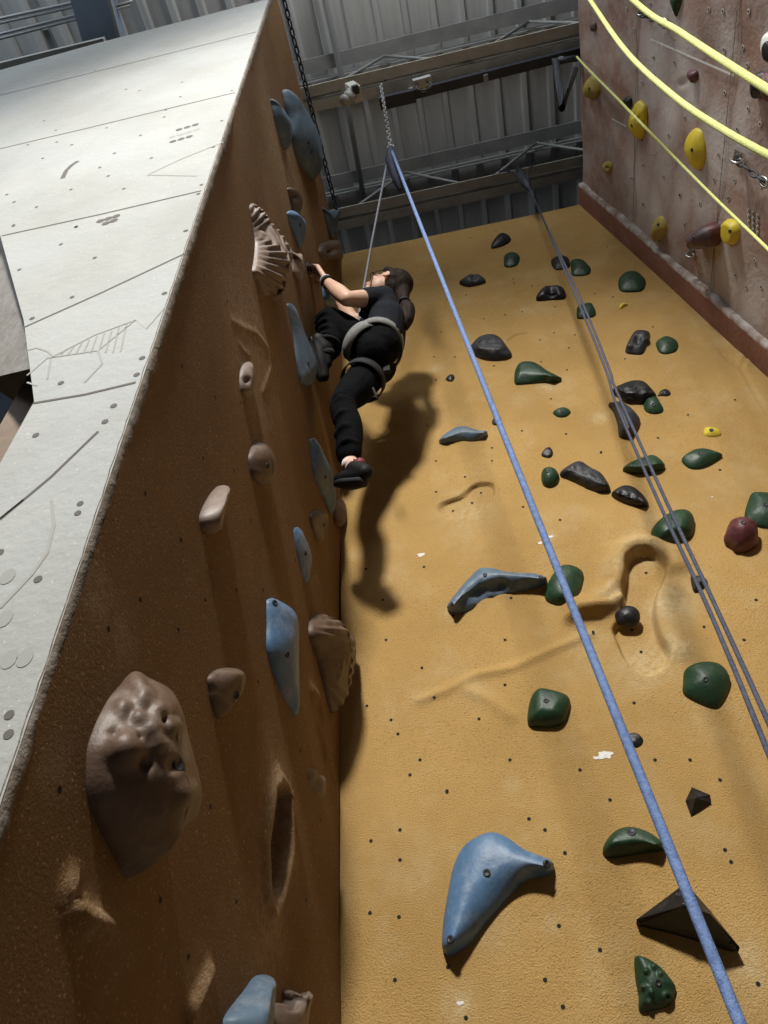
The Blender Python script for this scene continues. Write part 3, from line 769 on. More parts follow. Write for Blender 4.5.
MB().tube([ANC + Vector((.018 * math.cos(t), 0, .03 + .035 * math.sin(t))) for t in [2 * PI * k / 12 for k in range(13)]], .006, 8).build('carabiner', METAL, sl)
tag(sl, 'dark navy sling and carabiner at the lower end of the anchor chain', 'sling')
# hall side: conduits and roof beam beyond the white block
for k, (u0, v0, u1, v1) in enumerate([(0, 18.5, 85, 0), (0, 23, 90, 3), (0, 34, 90, 11.5), (0, 38.5, 88, 16)]):
    a = onZ(u0, v0, 7.75); b = onZ(u1, v1, 7.75); d = (b - a).normalized()
    pipe('hall_conduit', [a - d * 1.5, a, b, b + d * .3], .010, PIPE, ['topmost of the four pale conduits beyond the white block', 'second of the four pale conduits from the top, beyond the white block', 'third of the four pale conduits from the top, beyond the white block', 'lowest of the four pale conduits, just above the white block'][k], 'conduit', 'conduits beyond the white block')
a = onZ(94, 0, 7.7); b = onZ(106, 44, 7.7); d = (b - a).normalized()
BEAM = mat('blue_grey_beam', (.26, .33, .43), (.22, .28, .37), .5, 5)
struct(MB().beam(a - d * 2.5, b + d * 1.5, .24, .22).build('trim_5', BEAM, None, (0, 0, 0), False))
struct(MB().beam(a - d * 2.5 + Vector((.13, 0, -.1)), b + d * 1.5 + Vector((.13, 0, -.1)), .02, .03).build('trim_6', PIPE, None, (0, 0, 0), False))
a = onZ(0, 68, 7.35); b = onZ(96, 45, 7.35); struct(MB().beam(a - (b - a), b + (b - a) * .1, .06, .05).build('trim_7', WHT, None, (0, 0, 0), False))
a = onZ(46, 29, 7.8); b = onZ(54, 47, 7.8); struct(MB().beam(a, b + (b - a), .04, .05).build('trim_8', GSTEEL, None, (0, 0, 0), False))
a = onZ(32, 0, 7.8); b = onZ(37, 8, 7.8); struct(MB().beam(a - (b - a), b, .04, .05).build('trim_9', GSTEEL, None, (0, 0, 0), False))

# ------------------------------------------------------------------ ropes
def rope(name, pts, r, m, label, group=None, sub=12, parts=None):
    P, R = spline(pts, r, sub); o = MB().tube(P, r, 10).build(name, m, None, P[0]); tag(o, label, 'rope', group); return o
E1_ = CAM + ray(740, 1024) * .95
dirr = (E1_ - ANC).normalized()
rp1 = MB(); L0 = (E1_ - ANC).length
P1 = [ANC + Vector((.0, 0, .0)).lerp(Vector((0, 0, 0)), 0) + dirr * (L0 * k / 30) + Vector((0, 0, -.04 * math.sin(PI * k / 30))) for k in range(31)] + [E1_ + dirr * .25, Vector((.33, .9, .9)), Vector((.36, .8, .02))]
o = rp1.tube(P1, .0085, 10).build('climbing_rope', ROPEB, None, ANC); tag(o, 'light blue belay rope running diagonally from the anchor sling towards the camera', 'rope')
# navy double rope hanging from the second truss
xa = onY(525, 181, 2.32)
def navy(u_list, dx, label):
    pts = [Vector((xa.x + dx * .15, 2.33, 7.6))]
    for k, (u, v) in enumerate(u_list): pts.append(onY(u, v, 2.30 - .95 * ((v - 182) / 570) ** .8))
    e0 = pts[-1].copy(); e1 = e0 + (e0 - pts[-3]) * ((e0.z - .02) / (pts[-3].z - e0.z)); pts += [e0.lerp(e1, k / 6) for k in range(1, 7)]
    return rope('hanging_rope', pts, .0052, ROPED, label, 'navy double rope from the second truss', 14)
navy([(525, 182), (575, 295), (605, 368), (613, 395), (627, 430), (660, 505), (700, 590), (733, 666), (768, 752)], -1, 'left-hand strand of the navy double rope hanging from the second truss')
navy([(528, 182), (579, 295), (608, 366), (614, 385), (634, 430), (668, 505), (708, 590), (743, 666), (772, 730)], 1, 'right-hand strand of the navy double rope hanging from the second truss')
kn = MB().tube([onY(u, v, 2.295) for u, v in [(520, 176), (526, 183), (530, 190)]], [.03, .035, .015], 10).tube([Vector((xa.x, 2.34, 7.58)), onY(524, 178, 2.3)], .02, 8)
tag(kn.build('rope_anchor', DSTEEL, None, onY(525, 181, 2.3)), 'dark anchor fitting where the navy ropes hang from the second truss', 'anchor')
# yellow ropes in front of the red-brown wall
def yrope(q, r, label):
    pts = [CAM + ray(u, v) * d if d > 0 else onR(u, v, -d) for u, v, d in q]; pts += [Vector((pts[-1].x + .1, pts[-1].y - .5, .6)), Vector((pts[-1].x, pts[-1].y - .6, .02))]
    return rope('yellow_rope', pts, r, ROPEY, label, 'yellow ropes across the red-brown wall', 12)
yrope([(540, -75, 4.8), (588, -3, 3.6), (625, 50, 2.9), (670, 93, 2.4), (720, 128, 2.0), (790, 166, 1.7), (900, 215, 1.4)], .0095, 'thick yellow rope curving from top to right edge, lower of the two thick ones')
yrope([(560, -75, 4.6), (632, -1, 3.2), (680, 32, 2.7), (725, 62, 2.2), (790, 103, 1.8), (920, 180, 1.4)], .011, 'thickest yellow rope, uppermost, crossing the top right corner')
yrope([(577, 57, -.04), (590, 71, -.09), (612, 93, -.15), (640, 122, -.22), (680, 163, 3.8), (720, 203, 3.4), (775, 256, 2.9), (900, 380, 2.2)], .0065, 'thin yellow rope crossing the notched yellow hold down to the right edge')
# bolt hangers on the red-brown wall
def hanger(u, v, label, chainto=None, sc=1.0):
    p = onR(u, v, .004); t = empty('bolt_hanger', p)
    up = RU; sd = Vector((0, 1, 0))
    vs = []
    pm = MB(); pm.box(p + RN * .004, (.045 * sc, .04 * sc, .004), (up, sd, RN)); pm.box(p + RN * .02 - up * .028 * sc, (.004, .036 * sc, .045), (up, sd, RN)); pm.build('plate', METAL, t, None, False)
    bolt(t, p + RN * .009, RN, .010 * sc)
    c = p + RN * .035 - up * .045 * sc
    MB().tube([c + RN * (.018 * sc * math.sin(a)) + up * (.03 * sc * math.cos(a)) for a in [2 * PI * k / 14 for k in range(15)]], .005 * sc, 8).build('ring', METAL, t)
    if chainto:
        e = onR(*chainto, .03); chain('chain_link', c, e, .045, .005, .011, DSTEEL, None, t)
        MB().tube([e + (RU * math.cos(a) * .035 + sd * math.sin(a) * .02) for a in [2 * PI * k / 14 for k in range(15)]], .006, 8).build('carabiner', METAL, t)
    tag(t, label, 'bolt hanger', 'bolt hangers on the red-brown wall'); return t
hanger(738, 155, 'steel hanger with a short chain at the right photo edge', (764, 182), 1.1)
hanger(644, 11, 'steel hanger with a ring near the top edge under the thick ropes', (664, 23), .8)
hanger(692, 250, 'steel ring hanger dangling under the maroon horn', None, 1.0)


# ------------------------------------------------------------------ lights
def lamp(name, kind, loc, aim, power, col, size=.5, sizey=None, **kw):
    l = bpy.data.lights.new(name, kind); l.energy = power; l.color = col
    if kind == 'AREA':
        l.size = size
        if sizey: l.shape = 'RECTANGLE'; l.size_y = sizey
    else: l.shadow_soft_size = size
    for a, b in kw.items(): setattr(l, a, b)
    o = bpy.data.objects.new(name, l); COL.objects.link(o); o.location = loc
    d = (Vector(aim) - Vector(loc)).normalized(); o.rotation_euler = d.to_track_quat('-Z', 'Y').to_euler(); return o
GO = {'g': 'green holds on the ochre wall', 'k': 'black and grey holds on the ochre wall', 'y': 'small yellow holds on the ochre wall', 'b': 'blue holds on the brown wall', 'r': 'brown holds on the brown wall', 'Y': 'yellow holds on the red-brown wall', 'd': 'dark holds on the red-brown wall'}
H_ = hold
# ---- ochre wall, from the top down
H_('o1', 'climbing_hold', 'black domed hold highest on the ochre wall, under the slotted truss', 'O', 'c5', [(303, 118), (315, 85), (340, 58), (365, 57), (388, 78), (375, 98), (335, 115)], BLK, bolts=[(340, 75)], group=GO['k'])
H_('o2', 'climbing_hold', 'small rounded green hold just below the topmost black hold', 'O', 'c5', [(358, 185), (362, 150), (390, 136), (415, 143), (426, 160), (415, 190), (385, 200), (362, 197)], GRN, bolts=[(390, 160)], group=GO['g'])
H_('o3', 'climbing_hold', 'flat charcoal half-moon hold high up beside the blue rope', 'O', 'c5', [(168, 266), (185, 248), (215, 230), (245, 230), (270, 245), (280, 262), (240, 275), (200, 280)], GRY, bumps=[(230, 242, 22, -.015)], bolts=[(228, 240)], group=GO['k'])
H_('o4', 'climbing_hold', 'black round hold half behind the navy ropes, touching a green hold', 'O', 'c5', [(560, 185), (565, 165), (600, 150), (630, 160), (641, 185), (635, 203), (600, 212), (575, 210)], BLK, group=GO['k'])
H_('o5', 'climbing_hold', 'green hold touching the black round hold behind the navy ropes', 'O', 'c5', [(645, 210), (643, 178), (665, 165), (695, 170), (728, 205), (722, 230), (690, 238), (650, 235)], GRN, bolts=[(690, 203)], group=GO['g'])
H_('o6', 'climbing_hold', 'glossy black pocketed hold left of the upper navy ropes', 'O', 'c5', [(498, 340), (500, 318), (530, 285), (570, 277), (605, 285), (623, 315), (615, 333), (560, 337)], BLK, prof=('dome', .6), bumps=[(560, 305, 34, -.04)], group=GO['k'])
H_('o7', 'climbing_hold', 'square green hold crossed by the navy ropes near the top', 'O', 'c5', [(668, 400), (672, 370), (695, 358), (730, 354), (750, 390), (745, 408), (710, 418), (672, 418)], GRN, bolts=[(708, 380)], prof=('flat', .7), group=GO['g'])
H_('o8', 'climbing_hold', 'large charcoal domed hold touching the blue rope', 'O', 'c5', [(212, 550), (250, 500), (300, 486), (340, 500), (375, 545), (392, 575), (370, 592), (300, 596), (240, 580)], GRY, nz=.006, nzs=30, bolts=[(300, 508)], ridge=[(270, 545), (330, 545)], group=GO['k'])
H_('o9', 'climbing_hold', 'whale-shaped green hold with tapering tail below the large charcoal dome', 'O', 'c5', [(402, 690), (405, 645), (425, 610), (465, 602), (500, 612), (540, 640), (605, 675), (595, 688), (530, 692), (450, 698), (410, 700)], GRN, h=.06, ridge=[(440, 640), (480, 640), (560, 668)], nz=.004, nzs=25, bolts=[(483, 612)], group=GO['g'])
H_('o10', 'climbing_hold', 'tiny black foothold left of the blue rope near climber head height', 'O', 'c5', [(110, 678), (125, 660), (142, 660), (147, 675), (135, 688), (118, 686)], BLK, group=GO['k'])
H_('o11', 'climbing_hold', 'small flat green leaf-shaped foothold beneath the whale-shaped green hold', 'O', 'c5', [(567, 822), (590, 803), (620, 800), (643, 818), (625, 838), (590, 840)], GRN, h=.03, bolts=[(605, 815)], group=GO['g'])
H_('o12', 'climbing_hold', 'small black foothold half hidden behind the blue rope', 'O', 'c5', [(307, 865), (315, 845), (335, 835), (347, 850), (345, 868), (320, 873)], BLK, group=GO['k'])
H_('o13', 'climbing_hold', 'slim wavy blue-grey ledge hold above the foot-shaped recess', 'O', 'c5', [(80, 942), (110, 910), (160, 882), (200, 882), (250, 898), (285, 900), (288, 912), (265, 930), (220, 938), (180, 935), (130, 945), (95, 950)], BLG, h=.045, ridge=[(110, 930), (180, 895), (270, 908)], group='blue holds on the ochre wall')
H_('o14', 'climbing_hold', 'small knobbly black foothold directly above the green ball hold', 'O', 'c5', [(518, 1000), (535, 975), (555, 970), (567, 992), (555, 1012), (525, 1008)], BLK, nz=.004, nzs=40, group=GO['k'])
H_('o15', 'climbing_hold', 'green ball-shaped hold beside the rough black ledge', 'O', 'c7', [(413, 125), (420, 100), (440, 92), (462, 100), (475, 125), (465, 148), (440, 158), (420, 150)], GRN, h=.06, prof=('dome', .6), bolts=[(437, 107)], group=GO['g'])
H_('o16', 'climbing_hold', 'long rough black ledge hold sloping down beside the green ball', 'O', 'px', [(559.8, 473.7), (569.5, 465), (579.8, 461), (590, 467), (601.7, 473.7), (610.5, 488.3), (606, 491), (597, 491), (588.6, 488), (572, 480)], GRY, h=.06, ridge=[(573, 470), (603, 484)], nz=.006, nzs=45, bolts=[(583.5, 469)], group=GO['k'])
H_('o17', 'climbing_hold', 'glossy black ribbed hold under the rough black ledge', 'O', 'c8', [(73, 185), (105, 158), (140, 157), (175, 180), (200, 215), (190, 227), (150, 222), (105, 208)], BLK, h=.05, ridge=[(95, 180), (180, 212)], bumps=[(110, 185, 14, -.012), (140, 192, 14, -.012), (165, 205, 14, -.012)], group=GO['k'])
H_('o18', 'climbing_hold', 'rounded green hold alone at upper right near the kick board', 'O', 'c6', [(123, 290), (122, 255), (150, 222), (195, 218), (225, 240), (238, 265), (225, 298), (180, 306), (135, 303)], GRN, bolts=[(175, 245)], group=GO['g'])
H_('o19', 'climbing_hold', 'grey and black blocky hold with twin upright ridges', 'O', 'c6', [(150, 560), (160, 525), (190, 475), (215, 468), (250, 475), (255, 495), (240, 540), (220, 570), (165, 568)], GRY, prof=('flat', .6), bumps=[(205, 510, 26, -.025), (240, 510, 14, .015), (170, 540, 16, .015)], bolts=[(205, 482)], group=GO['k'])
H_('o20', 'climbing_hold', 'small diamond-shaped green hold beside the twin-ridged grey hold', 'O', 'c6', [(281, 525), (300, 505), (325, 494), (360, 507), (376, 530), (365, 558), (325, 570), (295, 562)], GRN, bolts=[(338, 525)], group=GO['g'])
H_('o21', 'climbing_hold', 'big rough black hold crossed by the navy ropes', 'O', 'cf', [(105, 300), (125, 275), (190, 240), (260, 210), (330, 195), (400, 197), (450, 225), (500, 280), (545, 345), (520, 380), (430, 410), (300, 418), (240, 405), (150, 340)], BLK, h=.075, ridge=[(220, 300), (430, 310)], nz=.007, nzs=40, prof=('dome', .7), bolts=[(330, 260)], group=GO['k'])
H_('o22', 'climbing_hold', 'tiny black teardrop foothold at the tip of the big rough black hold', 'O', 'cf', [(552, 350), (580, 300), (620, 278), (660, 290), (680, 330), (650, 352), (590, 350)], BLK, group=GO['k'])
H_('o23', 'climbing_hold', 'green hold overlapping the lower corner of the big rough black hold', 'O', 'cf', [(420, 460), (425, 390), (460, 360), (510, 345), (550, 360), (580, 410), (610, 470), (590, 505), (520, 518), (450, 500)], GRN, h=.05, bolts=[(512, 428)], group=GO['g'])
H_('o24', 'climbing_hold', 'chalky grey-black horn hold behind the navy ropes below the big rough one', 'O', 'cf', [(80, 425), (100, 405), (200, 400), (270, 440), (330, 490), (380, 560), (383, 620), (340, 700), (290, 730), (230, 742), (185, 730), (175, 680), (165, 600), (130, 500)], GRY, h=.08, ridge=[(180, 450), (250, 560), (280, 660)], group=GO['k'])
H_('o25', 'climbing_hold', 'small bright yellow foothold above the green leaf hold', 'O', 'c6', [(485, 905), (490, 885), (530, 885), (553, 895), (558, 918), (520, 925), (490, 918)], YEL, h=.03, bolts=[(517, 895)], group=GO['y'])
H_('o26', 'climbing_hold', 'tiny yellow screw-on foothold under the lone upper green hold', 'O', 'c6', [(122, 372), (135, 355), (155, 355), (162, 362), (145, 370), (130, 378)], YEL, h=.022, group=GO['y'])
H_('o27', 'climbing_hold', 'pointed green hold behind the navy ropes above the ribbed black hold', 'O', 'c8', [(112, 100), (140, 75), (190, 55), (220, 52), (250, 75), (255, 95), (215, 108), (160, 113)], GRN, h=.06, ridge=[(160, 92), (225, 82)], bolts=[(190, 66)], group=GO['g'])
H_('o28', 'climbing_hold', 'green leaf-shaped hold right of the navy ropes below the yellow foothold', 'O', 'c8', [(313, 65), (350, 35), (385, 28), (420, 35), (453, 52), (420, 80), (375, 97), (335, 92)], GRN, h=.05, bolts=[(377, 47)], group=GO['g'])
H_('o29', 'climbing_hold', 'fat rounded green hold behind the navy ropes above the moulded pocket', 'O', 'c8', [(208, 315), (235, 275), (285, 242), (330, 238), (355, 265), (355, 310), (335, 335), (270, 352), (225, 352)], GRN, h=.08, ridge=[(270, 300), (310, 290)], bolts=[(283, 268)], group=GO['g'])
H_('o30', 'climbing_hold', 'angular green hold at the photo edge touching the maroon knob', 'O', 'c8', [(528, 260), (545, 195), (560, 178), (640, 185), (680, 220), (670, 290), (600, 297), (555, 285)], GRN, h=.055, prof=('flat', .8), bolts=[(600, 222)], group=GO['g'])
H_('o31', 'climbing_hold', 'round maroon two-tier knob hold casting a shadow on the ochre wall', 'O', 'c8', [(458, 335), (462, 320), (480, 280), (525, 265), (565, 285), (575, 320), (570, 355), (525, 378), (480, 362)], MAR, h=.10, prof=('dome', .55), bumps=[(460, 350, 20, .01), (500, 370, 20, .01)], bolts=[(523, 282)])
H_('o32', 'climbing_hold', 'long grey-blue boomerang hold with a hollowed underside', 'O', 'c7', [(92, 570), (105, 545), (150, 490), (200, 440), (240, 436), (300, 450), (390, 455), (430, 468), (433, 482), (410, 497), (300, 520), (220, 540), (160, 578), (115, 587)], BLG, h=.085, ridge=[(105, 572), (160, 510), (220, 462), (300, 458), (420, 474)], bumps=[(200, 515, 55, -.035), (270, 500, 45, -.03), (150, 550, 35, -.015)], prof=('dome', .9), bolts=[(222, 460), (108, 560), (412, 468)], n=72, rings=14, group='blue holds on the ochre wall')
H_('o33', 'climbing_hold', 'squarish green hold behind the blue rope, level with the grey-blue boomerang', 'O', 'c7', [(427, 540), (440, 480), (480, 430), (520, 428), (557, 455), (545, 520), (520, 555), (480, 563)], GRN, h=.07, ridge=[(480, 480), (500, 520)], bolts=[(487, 468)], group=GO['g'])
H_('o34', 'climbing_hold', 'round black hold tucked under the horn of the moulded pocket', 'O', 'pk', [(300, 470), (320, 440), (370, 415), (420, 430), (440, 470), (425, 510), (370, 518), (320, 510)], BLK, h=.045, group=GO['k'])
H_('o35', 'climbing_hold', 'large smooth green dome hold beneath the moulded pocket', 'O', 'c8', [(318, 830), (325, 785), (370, 760), (430, 760), (465, 785), (480, 830), (460, 885), (430, 913), (370, 895), (320, 865)], GRN, h=.075, bolts=[(395, 818)], group=GO['g'])
H_('o36', 'climbing_hold', 'boxy green hold left of the blue rope, below the crease line', 'O', 'c7', [(367, 965), (375, 890), (400, 850), (440, 850), (500, 870), (513, 900), (495, 955), (465, 973), (400, 975)], GRN, h=.075, prof=('dome', .6), ridge=[(420, 910), (450, 915)], bolts=[(430, 890)], group=GO['g'])
H_('o37', 'climbing_hold', 'small black foothold touching the blue rope above the black pyramid', 'O', 'c9', [(455, 35), (475, 28), (492, 42), (485, 58), (462, 58)], BLK, nz=.004, nzs=40, group=GO['k'])
H_('o38', 'climbing_hold', 'small faceted black pyramid foothold ringed with chalk', 'O', 'c9', [(586, 178), (600, 148), (640, 165), (642, 182), (598, 210)], BLK, h=.05, ridge=[(608, 172)], prof=('lin', 1), sharp=True, kf=.4, group=GO['k'])
H_('o39', 'climbing_hold', 'green whale-shaped hold beside the blue rope above the black volume', 'O', 'c9', [(403, 293), (410, 268), (435, 242), (470, 236), (510, 250), (540, 275), (535, 285), (480, 295), (420, 303)], GRN, h=.075, ridge=[(430, 268), (480, 260), (520, 275)], bolts=[(467, 247)], boltr=.013, group=GO['g'])
H_('o40', 'climbing_volume', 'wide black three-sided pyramid volume crossed by the blue rope', 'O', 'c9', [(478, 440), (575, 368), (600, 375), (640, 420), (706, 502), (690, 507), (560, 468), (485, 450)], BLK, h=.13, ridge=[(588, 408), (640, 428)], prof=('lin', 1), sharp=True, kf=.55, bolts=[(583, 412), (636, 398), (690, 495), (495, 440), (570, 385)], group=GO['k'])
H_('o41', 'climbing_hold', 'green hold moulded with raised bug-like swirls at the bottom', 'O', 'c9', [(473, 525), (485, 520), (525, 540), (560, 580), (565, 600), (550, 630), (515, 640), (485, 644), (482, 610), (475, 570)], GRN, h=.06, prof=('dome', .6), bumps=[(545, 610, 16, .014), (545, 610, 8, -.018), (500, 555, 9, .01), (515, 545, 9, .01), (495, 590, 10, .011), (510, 600, 8, .01), (505, 622, 9, .009), (530, 560, 9, .009)], bolts=[(525, 580)], n=72, rings=18, group=GO['g'])
H_('o42', 'climbing_hold', 'largest blue hold, chalk-worn boomerang low on the ochre wall', 'O', 'c9', [(48, 490), (52, 440), (62, 380), (75, 320), (100, 275), (150, 248), (185, 255), (230, 285), (290, 310), (296, 325), (285, 340), (235, 352), (195, 390), (150, 440), (110, 490), (70, 518), (52, 512)], BLU, h=.10, ridge=[(70, 490), (105, 380), (150, 310), (200, 305), (275, 322)], prof=('dome', .65), bolts=[(147, 337), (67, 484), (280, 318)], boltr=.011, n=72, rings=14, group='blue holds on the ochre wall')
H_('o43', 'climbing_hold', 'small boxy black hold behind the navy ropes beside the moulded pocket', 'O', 'kn', [(335, 300), (350, 285), (460, 285), (525, 350), (490, 400), (430, 440), (400, 470), (370, 460), (345, 380)], BLK, h=.04, prof=('flat', .6), group=GO['k'])
# ---- brown wall
H_('b1', 'climbing_hold', 'smaller blue fin hold beside the big blue fin high on the brown wall', 'B', 'cb', [(90, 165), (125, 190), (190, 265), (213, 330), (205, 390), (180, 455), (155, 400), (115, 270)], BLG, hr=.75, ridge=[(150, 260), (170, 400)], group=GO['b'])
H_('b2', 'climbing_hold', 'big blue fin hold highest on the brown wall', 'B', 'cb', [(168, 110), (205, 120), (270, 200), (340, 310), (375, 400), (385, 480), (380, 560), (350, 610), (320, 615), (270, 540), (225, 390), (200, 270), (175, 170)], BLG, hr=.7, ridge=[(240, 240), (300, 420), (330, 540)], bolts=[(303, 415), (322, 465)], n=60, group=GO['b'])
H_('b3', 'climbing_hold', 'small brown pocketed hold above the pointed blue hold', 'B', 'cb', [(190, 670), (225, 675), (265, 715), (270, 770), (245, 820), (225, 800), (205, 720)], BRH, bumps=[(230, 720, 22, -.02)], group=GO['r'])
H_('b4', 'climbing_hold', 'small pointed blue hold under the brown pocketed hold', 'B', 'cb', [(187, 810), (215, 800), (285, 855), (292, 890), (262, 1010), (220, 900)], BLU, hr=.6, bolts=[(258, 880)], group=GO['b'])
H_('b5', 'climbing_hold', 'dark blue wedge hold at the far upper edge of the brown wall', 'B', 'cb', [(385, 780), (400, 798), (485, 800), (470, 850), (445, 960), (410, 870)], BLG, hr=.6, group=GO['b'])
H_('b6', 'climbing_hold', 'brown ring-shaped hold at the top corner above the climber hand', 'B', 'sh', [(595, 385), (640, 360), (690, 355), (720, 390), (725, 460), (680, 472), (620, 480), (600, 450)], BRH, hr=.55, bumps=[(670, 410, 45, -.05)], group=GO['r'])
H_('b7', 'climbing_hold', 'large clay-coloured ribbed shell hold left of the climber', 'B', 'sh', [(172, 148), (200, 140), (230, 180), (300, 265), (390, 360), (430, 425), (425, 480), (390, 560), (350, 660), (335, 720), (300, 690), (255, 680), (230, 610), (208, 540), (215, 460), (215, 370), (195, 270), (175, 190)], PNK, hr=.62, ribs=((40, 420), 46, .006), ridge=[(215, 200), (300, 370), (320, 480), (290, 600)], prof=('dome', .8), n=140, rings=40)
H_('b8', 'climbing_hold', 'small clay-coloured knob hold right beside the large ribbed shell', 'B', 'sh', [(420, 420), (440, 445), (470, 432), (495, 460), (500, 520), (485, 580), (465, 600), (440, 560), (430, 490)], PNK, hr=.6, bumps=[(445, 455, 14, -.02)], group=GO['r'])
H_('b9', 'climbing_hold', 'small black hold gripped by the climber raised hand', 'B', 'sh', [(515, 490), (530, 485), (575, 520), (590, 570), (560, 575), (530, 550)], BLK, hr=.6)
H_('b10', 'climbing_hold', 'blue hold partly hidden behind the climber forearm', 'B', 'sh', [(605, 600), (640, 610), (670, 680), (680, 740), (640, 745), (615, 700)], BLU, hr=.6, group=GO['b'])
H_('b11', 'climbing_hold', 'blue-grey fin hold under the climber raised foot', 'B', 'c4', [(185, 395), (210, 410), (240, 490), (270, 560), (280, 600), (265, 650), (230, 655), (220, 600), (205, 500)], BLG, hr=.5, ridge=[(215, 480), (245, 600)], bolts=[(250, 587)], group=GO['b'])
H_('b12', 'climbing_hold', 'small grey-brown hold beside the chalky carved hollow', 'B', 'c4', [(38, 625), (45, 590), (65, 582), (80, 610), (78, 660), (60, 695), (42, 680)], PNK, hr=.55, bumps=[(55, 640, 16, -.012)], group=GO['r'])
H_('b13', 'climbing_hold', 'chalk-topped brown teardrop hold in mid brown wall', 'B', 'z4', [(228, 110), (240, 75), (265, 72), (300, 110), (307, 150), (290, 195), (268, 213), (240, 185), (230, 140)], BRH, hr=.55, bolts=[(280, 146)], group=GO['r'])
H_('b14', 'climbing_hold', 'pale brown thumb-shaped hold nearest the white corner in mid wall', 'B', 'z4', [(75, 310), (90, 265), (120, 215), (150, 210), (160, 235), (140, 300), (130, 350), (100, 363), (80, 345)], PNK, hr=.6, ridge=[(110, 330), (140, 235)], group=GO['r'])
H_('b15', 'climbing_hold', 'blue-grey fin hold under the climber lower foot', 'B', 'z4', [(418, 60), (430, 58), (455, 100), (490, 170), (500, 240), (497, 280), (485, 297), (460, 240), (430, 170), (420, 100)], BLG, hr=.5, ridge=[(440, 120), (475, 240)], bolts=[(465, 183)], group=GO['b'])
H_('b16', 'climbing_hold', 'small brown pointed hold below the climber, left of the lower fin tip', 'B', 'z4', [(420, 300), (450, 287), (470, 300), (475, 330), (460, 375), (445, 395), (430, 360)], BRH, hr=.55, bolts=[(460, 335)], group=GO['r'])
H_('b17', 'climbing_hold', 'dark brown narrow hold in the corner right below the climber lower shoe', 'B', 'z4', [(498, 260), (515, 250), (530, 270), (535, 310), (515, 345), (500, 330)], BRH, hr=.55, group=GO['r'])
H_('b18', 'climbing_hold', 'slim blue spindle hold between the brown teardrop and long blue hold', 'B', 'z4', [(362, 350), (378, 343), (395, 365), (418, 420), (422, 450), (405, 523), (390, 490), (370, 410)], BLU, hr=.55, ridge=[(385, 390), (400, 460)], bolts=[(402, 427)], group=GO['b'])
H_('b19', 'climbing_hold', 'long blue hold tapering downward in the middle of the brown wall', 'B', 'z4', [(285, 575), (300, 570), (360, 605), (380, 650), (380, 750), (382, 900), (370, 950), (355, 930), (320, 850), (290, 740), (288, 650)], BLU, hr=.55, ridge=[(310, 620), (345, 720), (360, 880)], bolts=[(343, 750), (303, 585)], n=60, group=GO['b'])
H_('b20', 'climbing_hold', 'brown ribbed shell hold at the corner with the ochre wall', 'B', 'z4', [(422, 640), (440, 618), (475, 640), (550, 680), (563, 740), (555, 800), (530, 890), (490, 938), (475, 880), (450, 760), (425, 690)], BRH, hr=.6, ribs=((250, 640), 66, .004), ridge=[(460, 680), (500, 760), (490, 870)], n=120, rings=34)
H_('b21', 'climbing_hold', 'flat-topped dark brown wedge hold beside the big lumpy rock hold', 'B', 'z4', [(102, 820), (130, 795), (185, 795), (210, 820), (200, 870), (160, 920), (130, 953), (112, 920), (105, 860)], BRH, hr=.5, bolts=[(180, 880)], group=GO['r'])
H_('b22', 'climbing_hold', 'huge lumpy brown rock-like hold nearest the camera on the brown wall', 'B', 'bg', [(245, 165), (290, 138), (330, 145), (410, 190), (465, 270), (500, 400), (542, 570), (530, 650), (450, 720), (350, 830), (265, 917), (235, 890), (170, 720), (130, 600), (125, 430), (150, 330), (200, 220)], BRH, hr=.55, prof=('dome', .75),
   bumps=[(290, 165, 55, .014), (320, 215, 60, .014), (380, 270, 48, .009), (350, 340, 66, .013), (250, 420, 100, .024), (430, 330, 50, .009), (375, 400, 46, .009), (300, 300, 40, .010), (240, 260, 50, .010), (440, 480, 50, -.008), (330, 480, 40, -.012), (490, 590, 70, .006), (210, 360, 30, -.01), (400, 310, 18, -.01), (300, 380, 20, -.008)], nz=.006, nzs=9, bolts=[(455, 478)], boltr=.012, n=140, rings=40)
H_('b23', 'climbing_hold', 'small knobbly brown hold below the corner shell', 'B', 'b6', [(465, 165), (480, 152), (495, 175), (525, 180), (532, 215), (510, 255), (480, 215), (468, 190)], BRH, hr=.5, group=GO['r'])
H_('b24', 'climbing_hold', 'fat blue horn hold at the bottom of the brown wall', 'B', 'bt', [(145, 390), (170, 330), (230, 240), (265, 180), (300, 165), (340, 175), (365, 210), (362, 290), (355, 400), (345, 480), (300, 540), (160, 540)], BLG, hr=.6, ridge=[(250, 420), (310, 250)], n=60, group=GO['b'])
H_('b25', 'climbing_hold', 'clay-grey hold with two knuckly prongs beside the blue horn', 'B', 'bt', [(350, 340), (365, 300), (400, 310), (418, 290), (410, 250), (430, 238), (450, 275), (510, 250), (540, 270), (530, 320), (515, 420), (480, 500), (400, 500), (355, 440)], PNK, hr=.5, ridge=[(400, 380), (500, 300)], bumps=[(450, 320, 30, -.02), (425, 260, 20, .012), (520, 275, 25, .012)], n=60, group=GO['r'])
